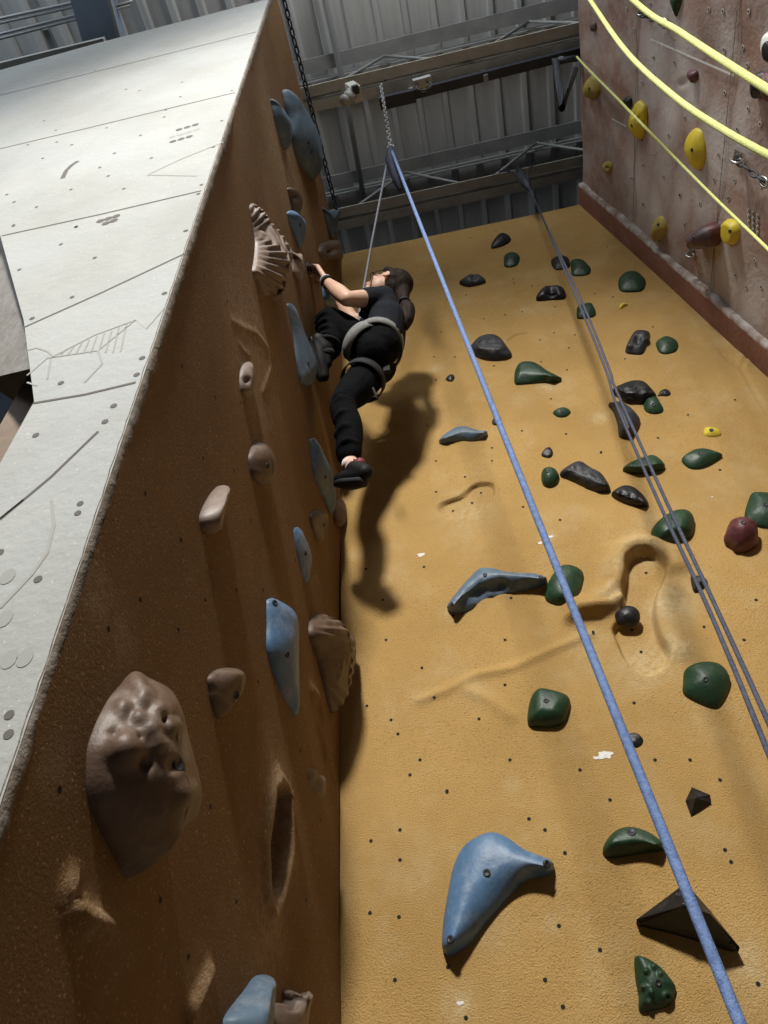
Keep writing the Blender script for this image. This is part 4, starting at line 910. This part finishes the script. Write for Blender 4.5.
# ---- red-brown wall
H_('r1', 'climbing_hold', 'yellow hold nearest the truss end at the far edge', 'R', 'rd', [(50, 345), (65, 310), (88, 295), (105, 325), (112, 360), (95, 382), (60, 375)], OLV, hr=.5, bolts=[(75, 345)], group=GO['Y'])
H_('r2', 'climbing_hold', 'bright yellow notched hold crossed by the thin yellow rope', 'R', 'rd', [(228, 500), (230, 455), (255, 400), (270, 392), (290, 420), (290, 500), (275, 540), (250, 530)], YEL, hr=.4, bumps=[(262, 462, 14, -.02), (280, 480, 12, -.02), (245, 450, 12, -.015)], bolts=[(240, 488)], group=GO['Y'])
H_('r3', 'climbing_hold', 'largest bright yellow hold, egg-shaped, on the red-brown wall', 'R', 'rd', [(443, 580), (455, 530), (485, 498), (510, 510), (525, 580), (515, 640), (495, 660), (465, 635)], YEL, hr=.4, bolts=[(473, 582)], group=GO['Y'])
H_('r4', 'climbing_hold', 'small worn olive-yellow hold low on the far end of red-brown wall', 'R', 'rd', [(125, 640), (150, 625), (163, 645), (155, 675), (130, 665)], OLV, hr=.5, bumps=[(142, 652, 12, -.02)], group=GO['Y'])
H_('r5', 'climbing_hold', 'dirty yellow drooping hold just above the kick board', 'R', 'rd', [(315, 900), (330, 855), (355, 838), (375, 880), (365, 920), (335, 937), (318, 925)], OLV, hr=.55, bolts=[(342, 872)], group=GO['Y'])
H_('r6', 'climbing_hold', 'round yellow disc hold beside the maroon horn', 'R', 'rd', [(588, 900), (595, 865), (620, 848), (650, 862), (662, 900), (650, 940), (615, 948), (592, 930)], YEL, hr=.45, prof=('flat', .35), bolts=[(620, 898)], group=GO['Y'])
H_('r7', 'climbing_hold', 'long maroon horn hold with a dusty purple tip', 'R', 'rd', [(462, 930), (475, 900), (510, 885), (550, 863), (575, 880), (582, 930), (565, 955), (500, 965), (468, 958)], MAR, hr=.72, prof=('dome', .55), bolts=[(478, 925)], mats=PUR, mid=lambda p, h: h > .52, n=60, rings=16)
H_('r8', 'climbing_hold', 'small dark brown hold at the top corner near the deck', 'R', 'rd', [(75, 100), (85, 80), (100, 85), (100, 115), (85, 122)], BRH, hr=.5, group=GO['d'])
H_('r9', 'climbing_hold', 'small black hold touching the notched yellow hold', 'R', 'rd', [(205, 400), (215, 378), (235, 378), (238, 410), (225, 425)], BLK, hr=.5, group=GO['d'])
H_('r10', 'climbing_hold', 'small dark red hold below the pale painted line', 'R', 'rd', [(452, 290), (465, 272), (490, 275), (493, 305), (475, 322), (460, 310)], MAR, hr=.5, group=GO['d'])
H_('r11', 'climbing_hold', 'tiny grey-brown foothold left of the small dark red hold', 'R', 'rd', [(308, 300), (315, 285), (327, 290), (325, 308)], PNK, hr=.5, group=GO['d'])
H_('r12', 'climbing_hold', 'green pointed hold cut off by the top of the photo', 'R', 'rd', [(388, 0), (400, -40), (440, -40), (436, 15), (415, 65), (400, 45)], GRN, hr=.4)
H_('r13', 'climbing_hold', 'black lobed hold beside the shiny maroon ball hold', 'R', 're', [(395, 660), (440, 580), (500, 570), (530, 650), (520, 740), (470, 775), (405, 765)], BLK, hr=.5, group=GO['d'])
H_('r15', 'climbing_hold', 'shiny maroon ball hold at the right photo edge', 'R', 're', [(480, 640), (500, 580), (560, 555), (640, 580), (660, 680), (620, 790), (530, 805), (480, 750)], MAR, hr=.5, group=GO['d'])
e = H_('r14', 'climbing_hold', 'white oval hold with a black centre at the right edge', 'R', 're', [(478, 390), (490, 300), (530, 255), (600, 260), (640, 340), (625, 450), (570, 515), (510, 490)], WHR, hr=.4, prof=('dome', .5))
def pad(parent, cr, outline, m, plane, h, name):
    N, fn = PL[plane]; S = resample(cv(cr, outline), 28); B = [fn(u, v, h) for u, v in S]; c = sum(B, Vector()) / len(B); V = []; Fc = []
    for s, z in ((1, -.02), (1, .006), (.85, .012), (.5, .015), (.05, .016)): V += [c + (b - c) * s + N * z for b in B]
    k = len(B)
    for j in range(4): Fc += [(j * k + i, j * k + (i + 1) % k, (j + 1) * k + (i + 1) % k, (j + 1) * k + i) for i in range(k)]
    return build(name, V, Fc, m, parent)
pad(e, 're', [(498, 410), (505, 350), (540, 320), (590, 340), (600, 420), (560, 485), (515, 470)], BLK, 'R', .028, 'centre_pad')

# ------------------------------------------------------------------ the climber
def Pp(u, v, Y): return onY(u, v, Y)
hipL, hipR = Pp(375, 352, 1.995), Pp(371, 371, 2.085)
kneeL, ankL = Pp(326, 319, 1.93), Pp(327, 353, 1.93)
kneeR, ankR = Pp(343, 405, 2.0), Pp(350, 463, 2.05)
shL, shR = Pp(383, 299, 1.91), Pp(386, 329, 2.13)
elL, wrL, haL = Pp(347, 299, 1.80), Pp(326, 281, 1.80), Pp(319, 271, 1.785)
elR, wrR, haR = Pp(352, 319, 2.1), Pp(339, 301, 2.1), Pp(334, 293, 2.07)
head = Pp(388, 286, 1.985)
neck = (shL + shR) / 2 + Vector((0, 0, .05))
pel = (hipL + hipR) / 2 + Vector((.03, 0, .04)); chest = (shL + shR) / 2 + Vector((0, 0, -.12)); waist = pel.lerp(chest, .5) + Vector((.01, 0, 0))
lat = (shL - shR).normalized(); lath = (hipL - hipR).normalized()
hf = Vector((-.80, -.10, .59)).normalized(); hs = hf.cross(Vector((0, 0, 1))).normalized(); hu = hs.cross(hf).normalized()   # face direction, side, head-up
if hu.z < 0: hu = -hu
HA = (hs, hf, hu)
heelR, toeR = Pp(361, 477, 2.03), Pp(338, 480, 2.10)
heelL, toeL = Pp(314, 341, 1.88), Pp(325, 380, 1.99)
climber = empty('person', (pel.x, pel.y, ankR.z - .1))
tag(climber, 'climber in dark T-shirt, black trousers and harness reaching up the brown wall', 'person')
B = MB()
# torso
B.limb([pel + lath * .05, waist + lat * .045, chest + lat * .06, chest + lat * .08 + Vector((0, 0, .07))], [.088, .080, .088, .068])
B.limb([pel - lath * .05, waist - lat * .045, chest - lat * .06, chest - lat * .08 + Vector((0, 0, .07))], [.088, .080, .088, .068])
B.limb([pel, waist, chest], [.092, .084, .092]); B.limb([shL - lat * .02, shR + lat * .02], [.058, .058]); B.limb([hipL, hipR], [.084, .084])
B.limb([neck - Vector((0, 0, .06)), neck.lerp(head, .6)], [.058, .05])
# limbs
B.limb([hipL, hipL.lerp(kneeL, .5) + Vector((0, -.01, -.005)), kneeL, kneeL.lerp(ankL, .35) + Vector((.02, .01, 0)), ankL], [.080, .068, .052, .050, .035])
B.limb([hipR, hipR.lerp(kneeR, .5), kneeR, kneeR.lerp(ankR, .35) + Vector((.02, .01, 0)), ankR], [.080, .068, .052, .050, .035])
B.limb([shL, shL.lerp(elL, .5), elL], [.05, .046, .037]); B.limb([elL, elL.lerp(wrL, .3), wrL], [.038, .041, .025])
B.limb([shR, shR.lerp(elR, .5), elR], [.05, .046, .037]); B.limb([elR, elR.lerp(wrR, .3), wrR], [.038, .041, .025])
for hl, to, an in ((heelL, toeL, ankL), (heelR, toeR, ankR)): B.limb([an, hl + (an - hl) * .35], [.035, .034]); B.limb([hl, hl.lerp(to, .7)], [.026, .02])
def hand(wr, ha, side, fing):
    d = (ha - wr).normalized(); n = Vector((-1, 0, 0)); n = (n - d * n.dot(d)).normalized(); s = d.cross(n).normalized() * side   # fingers across s, curl towards the wall
    for k in (-1.5, -.5, .5, 1.5): B.limb([wr + s * (.010 * k), ha + s * (.018 * k)], [.016, .0135], 10)
    for k, L in zip((-1.5, -.5, .5, 1.5), fing):
        b = ha + s * (.0185 * k); p1 = b + d * (.034 * L) + n * .016; p2 = p1 + n * (.028 * L) + d * .008; p3 = p2 + n * (.02 * L) - d * .016
        B.limb([b, p1, p2, p3], [.0098, .0092, .0085, .0075], 10, 3)
    t0 = wr.lerp(ha, .35) - s * .024; t1 = t0 - s * .024 + d * .028 + n * .012; t2 = t1 + d * .028 + n * .02
    B.limb([t0, t1, t2], [.014, .0115, .009], 10, 3)
hand(wrL, haL, 1, (.95, 1.05, 1, .82)); hand(wrR, haR, -1, (.95, 1.05, 1, .82))
# head
B.ball(head + hu * .028 - hf * .018, (.074, .096, .088), HA, 28, 18)
B.ball(head - hu * .035 + hf * .030, (.058, .062, .070), HA, 24, 14)          # face and jaw
B.ball(head - hu * .092 + hf * .068, (.026, .024, .022), HA)                   # chin
B.limb([head + hu * .006 + hf * .088, head - hu * .020 + hf * .105, head - hu * .034 + hf * .112], [.009, .011, .014], 10, 3)   # nose
B.ball(head - hu * .038 + hf * .098 + hs * .010, .010, HA); B.ball(head - hu * .038 + hf * .098 - hs * .010, .010, HA)
B.ball(head + hu * .016 + hf * .078, (.050, .018, .012), HA)                   # brow
for sg in (-1, 1):
    B.ball(head - hu * .030 + hf * .062 + hs * .038 * sg, (.022, .024, .020), HA)   # cheekbone
    B.ball(head - hu * .008 - hf * .012 + hs * .078 * sg, (.010, .020, .031), HA)   # ear
    B.ball(head - hu * .030 - hf * .006 + hs * .078 * sg, (.009, .012, .012), HA)
B.ball(head - hu * .060 + hf * .092, (.024, .010, .0065), HA); B.ball(head - hu * .072 + hf * .089, (.021, .010, .0075), HA)   # lips
body = remesh('body', B, .0055, SKIN, climber, smooth_it=3)
EYE = mat('eye_white', (.7, .68, .65), rough=.2); IRIS = mat('iris_dark', (.03, .02, .015), rough=.2); LIP = mat('lip', (.42, .16, .13), rough=.5)
for sg in (-1, 1):
    e = MB().ball(head - hu * .006 + hf * .084 + hs * .030 * sg, (.0135, .0105, .0095), HA).build('eye', EYE, climber)
    MB().ball(head - hu * .006 + hf * .0925 + hs * .030 * sg, (.006, .003, .006), HA).build('iris', IRIS, e)
mo = MB(); mo.limb([head - hu * .064 + hf * .094 + hs * .02, head - hu * .066 + hf * .1015, head - hu * .064 + hf * .094 - hs * .02], [.0035, .0055, .0035], 8, 4); mo.build('lips', LIP, climber)
# glasses
gl = MB()
for sg in (-1, 1):
    c = head - hu * .004 + hf * .099 + hs * .032 * sg
    gl.tube([c + hs * (.024 * math.cos(t)) + hu * (.017 * math.sin(t)) for t in [2 * PI * k / 16 for k in range(17)]], .0022, 6)
    gl.tube([c + hs * .024 * sg, head + hf * .04 + hs * .082 * sg, head - hf * .02 + hs * .086 * sg + hu * .012], .0024, 6)
gl.tube([head - hu * .002 + hf * .102 + hs * .009, head + hf * .106, head - hu * .002 + hf * .102 - hs * .009], .002, 6)
gl.build('glasses', DWEB, climber)
# hair: swept-back cap, side locks, tie and ponytail
Hh = MB()
Hh.ball(head + hu * .040 - hf * .030, (.081, .094, .088), HA, 28, 18)
Hh.ball(head + hu * .000 - hf * .055, (.076, .066, .085), HA, 24, 16)
Hh.ball(head + hu * .082 + hf * .02, (.058, .055, .035), HA)
for sg in (-1, 1):
    Hh.limb([head + hu * .062 + hf * .055 + hs * .05 * sg, head + hu * .035 + hf * .01 + hs * .074 * sg, head - hu * .01 - hf * .05 + hs * .07 * sg], [.016, .02, .02], 10, 4)
tie = Pp(404, 303, 2.0); pt = [head - hf * .09 - hu * .0, tie, Pp(405, 313, 2.0), Pp(403, 326, 2.0)]
Hh.limb([head - hf * .06 + hu * .01, head - hf * .10 - hu * .02, tie], [.06, .045, .024], 14, 5)
hair = remesh('hair', Hh, .007, HAIR, climber, smooth_it=3)
Ht = MB(); Ht.limb([tie, Pp(407, 309, 2.0), Pp(406, 319, 2.0), Pp(402, 327, 2.0)], [.022, .042, .040, .010], 14, 6)
for k in range(7):
    a = 2 * PI * k / 7; off = Vector((.022 * math.cos(a), .022 * math.sin(a), 0))
    Ht.limb([tie + off * .4, Pp(407, 309, 2.0) + off * 1.2, Pp(406, 318, 2.0) + off * 1.3, Pp(404 + (k % 3) - 1, 327 + (k % 2) * 2, 2.0) + off * .8], [.010, .016, .014, .004], 8, 5)
remesh('ponytail', Ht, .006, HAIR, hair, smooth_it=1)
dt = (Pp(407, 309, 2.0) - tie).normalized(); da = dt.orthogonal().normalized(); db_ = dt.cross(da)
MB().tube([tie + (da * math.cos(t) + db_ * math.sin(t)) * .027 for t in [2 * PI * k / 14 for k in range(15)]], .011, 8).build('hair_tie', DWEB, hair)
# t-shirt
T = MB(); g = .014
T.limb([pel + lath * .05 + Vector((0, 0, .05)), waist + lat * .048, chest + lat * .06, chest + lat * .09 + Vector((0, 0, .07))], [.088 + g, .084 + g, .090 + g, .068 + g])
T.limb([pel - lath * .05 + Vector((0, 0, .05)), waist - lat * .048, chest - lat * .06, chest - lat * .09 + Vector((0, 0, .07))], [.088 + g, .084 + g, .090 + g, .068 + g])
T.limb([pel + Vector((0, 0, .05)), waist, chest], [.092 + g, .088 + g, .094 + g]); T.limb([shL, shR], [.062 + g * .5, .062 + g * .5]); T.limb([neck - Vector((0, 0, .06)), neck - Vector((0, 0, .02))], [.066, .062])
T.limb([shL, shL.lerp(elL, .22), shL.lerp(elL, .42)], [.064, .062, .060]); T.limb([shR, shR.lerp(elR, .25), shR.lerp(elR, .5)], [.064, .062, .060])
for k in range(7):
    a = k * .9; c = waist + lat * (.07 * math.cos(a)) + Vector((.0, -.04, -.03 + .025 * k)); T.limb([c - Vector((.095, .03, 0)), c + Vector((.08, .05, .03))], [.018, .010], 8)
shirt = remesh('t_shirt', T, .008, SHIRT, climber, smooth_it=4)
# trousers: near leg hitched above the ankle, far leg straight
R_ = MB(); g = .012
R_.limb([pel + lath * .05 + Vector((0, 0, .06)), pel + lath * .05], [.088 + g, .090 + g]); R_.limb([pel - lath * .05 + Vector((0, 0, .06)), pel - lath * .05], [.088 + g, .090 + g]); R_.limb([hipL, hipR], [.086 + g, .086 + g])
endL = kneeL.lerp(ankL, .86); endR = kneeR.lerp(ankR, .86)
R_.limb([hipL, hipL.lerp(kneeL, .5) + Vector((0, -.01, -.008)), kneeL + Vector((.01, 0, .0)), kneeL.lerp(ankL, .4) + Vector((.02, .01, 0)), endL], [.080 + g, .072 + g, .062, .063, .055])
R_.limb([hipR, hipR.lerp(kneeR, .5), kneeR, kneeR.lerp(ankR, .4) + Vector((.015, .0, 0)), endR], [.080 + g, .074 + g, .062, .062, .056])
R_.limb([hipL.lerp(kneeL, .3), hipR.lerp(kneeR, .1)], [.06, .075])
for (a, b_, s0, s1) in ((kneeL, endL, .2, .9), (kneeR, endR, .1, .95), (hipR, kneeR, .75, 1.0)):
    for k in range(4):
        t = s0 + (s1 - s0) * k / 3; c = a.lerp(b_, t); R_.limb([c + Vector((.045, -.03, .012)), c + Vector((0, -.066, 0)), c + Vector((-.045, -.03, -.014))], [.012, .014, .01], 8, 4)
trousers = remesh('trousers', R_, .008, TROUS, climber, smooth_it=3)
CUF = MB()
dL = (endL - kneeL).normalized(); cl = MB(); a1 = dL.orthogonal().normalized(); a2 = dL.cross(a1)
cl.tube([endL + (a1 * math.cos(t) + a2 * math.sin(t)) * .062 for t in [2 * PI * k / 18 for k in range(19)]], .012, 8)
o = cl.build('rolled_cuff', GTROU, trousers); o['label'] = 'rolled grey trouser cuff'
# shoes
def shoe(heel, toe, ank, name, red):
    d = (toe - heel).normalized(); upv = (ank - heel); upv = (upv - d * upv.dot(d)).normalized(); s = d.cross(upv)
    L = (toe - heel).length
    if L < .20: ext = (.205 - L) / 2; heel = heel - d * ext * .8; toe = toe + d * ext * .5; L = (toe - heel).length
    m = MB(); m.limb([heel + upv * .012, heel.lerp(toe, .45) + upv * .008, toe - d * .02], [.032, .036, .027], 14, 6)
    m.limb([heel + upv * .02, heel.lerp(toe, .3) + upv * .045, heel.lerp(toe, .62) + upv * .03], [.031, .032, .025], 14, 5)
    m.limb([heel + upv * .02, heel.lerp(ank, .55) + d * .01], [.036, .038], 14)
    o = remesh(name, m, .006, SHOE, climber, smooth_it=3)
    sl_ = MB(); k = 12
    sl_.limb([heel - upv * .024, heel.lerp(toe, .5) - upv * .026, toe - upv * .018 - d * .01], [.018, .02, .016], 12, 5)
    sl_.limb([heel - upv * .024 + s * .018, heel.lerp(toe, .55) - upv * .026 + s * .024, toe - upv * .018 - d * .02 + s * .008], [.014, .015, .014], 12, 5)
    sl_.limb([heel - upv * .024 - s * .018, heel.lerp(toe, .55) - upv * .026 - s * .024, toe - upv * .018 - d * .02 - s * .008], [.014, .015, .014], 12, 5)
    remesh('sole', sl_, .006, DWEB, o, smooth_it=2)
    if red:
        r = MB(); r.limb([heel.lerp(toe, .30) + upv * .066, heel.lerp(toe, .5) + upv * .052, heel.lerp(toe, .74) + upv * .033], [.025, .027, .020], 12, 5)
        q = r.build('tongue', SHRED, o); q['label'] = 'dark red shoe tongue'
        lc = MB()
        for t in (.36, .46, .56, .66): c = heel.lerp(toe, t) + upv * (.098 - .07 * t); lc.tube([c + s * .03, c + upv * .012, c - s * .03], .0035, 6)
        lc.build('lace', SOCK, o)
    return o
shoe(heelR, toeR, ankR, 'shoe', True); shoe(heelL, toeL, ankL + Vector((.03, 0, 0)), 'shoe', False)
for an, kn_ in ((ankR, kneeR), (ankL, kneeL)):
    d = (kn_ - an).normalized(); MB().tube([an - d * .03, an - d * .008, an + d * .002], [.038, .037, .036], 14).build('sock', SOCK if an is ankR else DWEB, climber)
# harness
hn = None
def band(c, nrm, rx, a, w, name, m, parent, rz=None):
    """flat webbing loop of width w around centre c in the plane with normal nrm"""
    nrm = nrm.normalized(); e1 = (a - nrm * a.dot(nrm)).normalized(); e2 = nrm.cross(e1); K = 36; V = []; Fc = []
    for k in range(K):
        t = 2 * PI * k / K; u = e1 * (rx * math.cos(t)) + e2 * ((rz or rx) * math.sin(t)); un = u.normalized()
        for dw, dr in ((-w / 2, 0), (-w / 2, .006), (w / 2, .006), (w / 2, 0)): V.append(c + u + un * dr + nrm * dw)
    for k in range(K):
        for j in range(4): Fc.append((k * 4 + j, k * 4 + (j + 1) % 4, ((k + 1) % K) * 4 + (j + 1) % 4, ((k + 1) % K) * 4 + j))
    return build(name, V, Fc, m, parent)
wc = pel + Vector((-.005, 0, .085))
harness = band(wc, (chest - pel), .163, lath, .04, 'harness', WEB, climber, .126)
harness.data.polygons.foreach_set('use_smooth', [True] * len(harness.data.polygons))
lc = hipL.lerp(kneeL, .24); b1_ = band(lc, (kneeL - hipL), .103, Vector((0, 1, 0)), .055, 'leg_loop', WEB, harness)
lc2 = hipR.lerp(kneeR, .30); b2_ = band(lc2, (kneeR - hipR), .102, Vector((0, 1, 0)), .05, 'leg_loop', DWEB, harness)
tiep = wc + Vector((-.125, -.01, -.02))
MB().tube([tiep + Vector((0, 0, .03)), tiep + Vector((-.015, 0, -.03)), pel + Vector((-.13, 0, -.04))], .012, 8).build('belay_loop', SLING, harness)
MB().tube([Pp(373, 388, 2.0), Pp(375, 393, 2.0), Pp(377, 399, 2.0)], .006, 6).build('strap_tail', DWEB, harness)
MB().box(Pp(387, 370, 2.03), (.03, .025, .04)).build('gear_clip', DWEB, harness, None, False)
# watch and bracelet
dw = (wrL - elL).normalized(); band(wrL - dw * .02, dw, .030, Vector((0, 1, 0)), .016, 'watch', DWEB, climber); band(wrL - dw * .0, dw, .028, Vector((0, 1, 0)), .006, 'bracelet', SOCK, climber)
# rope from anchor to the tie-in point
o = MB().tube([ANC + Vector((-.01, 0, -.01)), ANC.lerp(tiep, .5) + Vector((-.01, 0, -.01)), tiep, tiep + Vector((-.005, 0, -.05))], .006, 8).build('lead_rope', ROPEG, None, ANC); tag(o, 'thin grey rope from the anchor sling down to the climber harness', 'rope')
kt = MB(); kt.limb([tiep + Vector((.0, -.01, .06)), tiep + Vector((-.012, -.012, .02)), tiep + Vector((0, -.008, -.02))], [.014, .022, .014], 10, 5)
for k in range(4): 
    c = tiep + Vector((-.006, -.01, .055 - k * .022)); kt.tube([c + Vector((.022 * math.cos(t), .022 * math.sin(t), .006 * math.sin(2 * t))) for t in [2 * PI * j / 12 for j in range(13)]], .008, 6)
kt.build('tie_in_knot', ROPEB, harness)

lamp('high_bay_lamp', 'SPOT', (-.45, -4.4, 8.1), (.1, 2.5, 2.3), 3900, (1, .965, .91), .40, spot_size=math.radians(54), spot_blend=1)
lamp('hall_fill', 'AREA', (-5.0, -2.5, 7.6), (-.6, .8, 5.0), 110, (.86, .93, 1), 2.2)  # added area fill, brightens the white face and the red wall
lamp('roof_fill', 'POINT', (.2, -.4, 7.6), (0, 0, 0), 82, (.95, .97, 1), .3)  # added point fill, lifts the deck, trusses and upper brown wall
lamp('hall_deck_fill', 'POINT', (-3.6, -.6, 7.2), (0, 0, 0), 48, (.74, .86, 1), .4)  # added bluish fill for the hall deck and top of the white face
w = bpy.data.worlds.new('world'); SC.world = w; w.use_nodes = True
bg = w.node_tree.nodes['Background']; bg.inputs['Color'].default_value = (.75, .85, 1, 1); bg.inputs['Strength'].default_value = .022
SC.view_settings.view_transform = 'Standard'; SC.view_settings.look = 'None'; SC.view_settings.gamma = 1; SC.view_settings.exposure = .12
SC.view_settings.use_curve_mapping = False
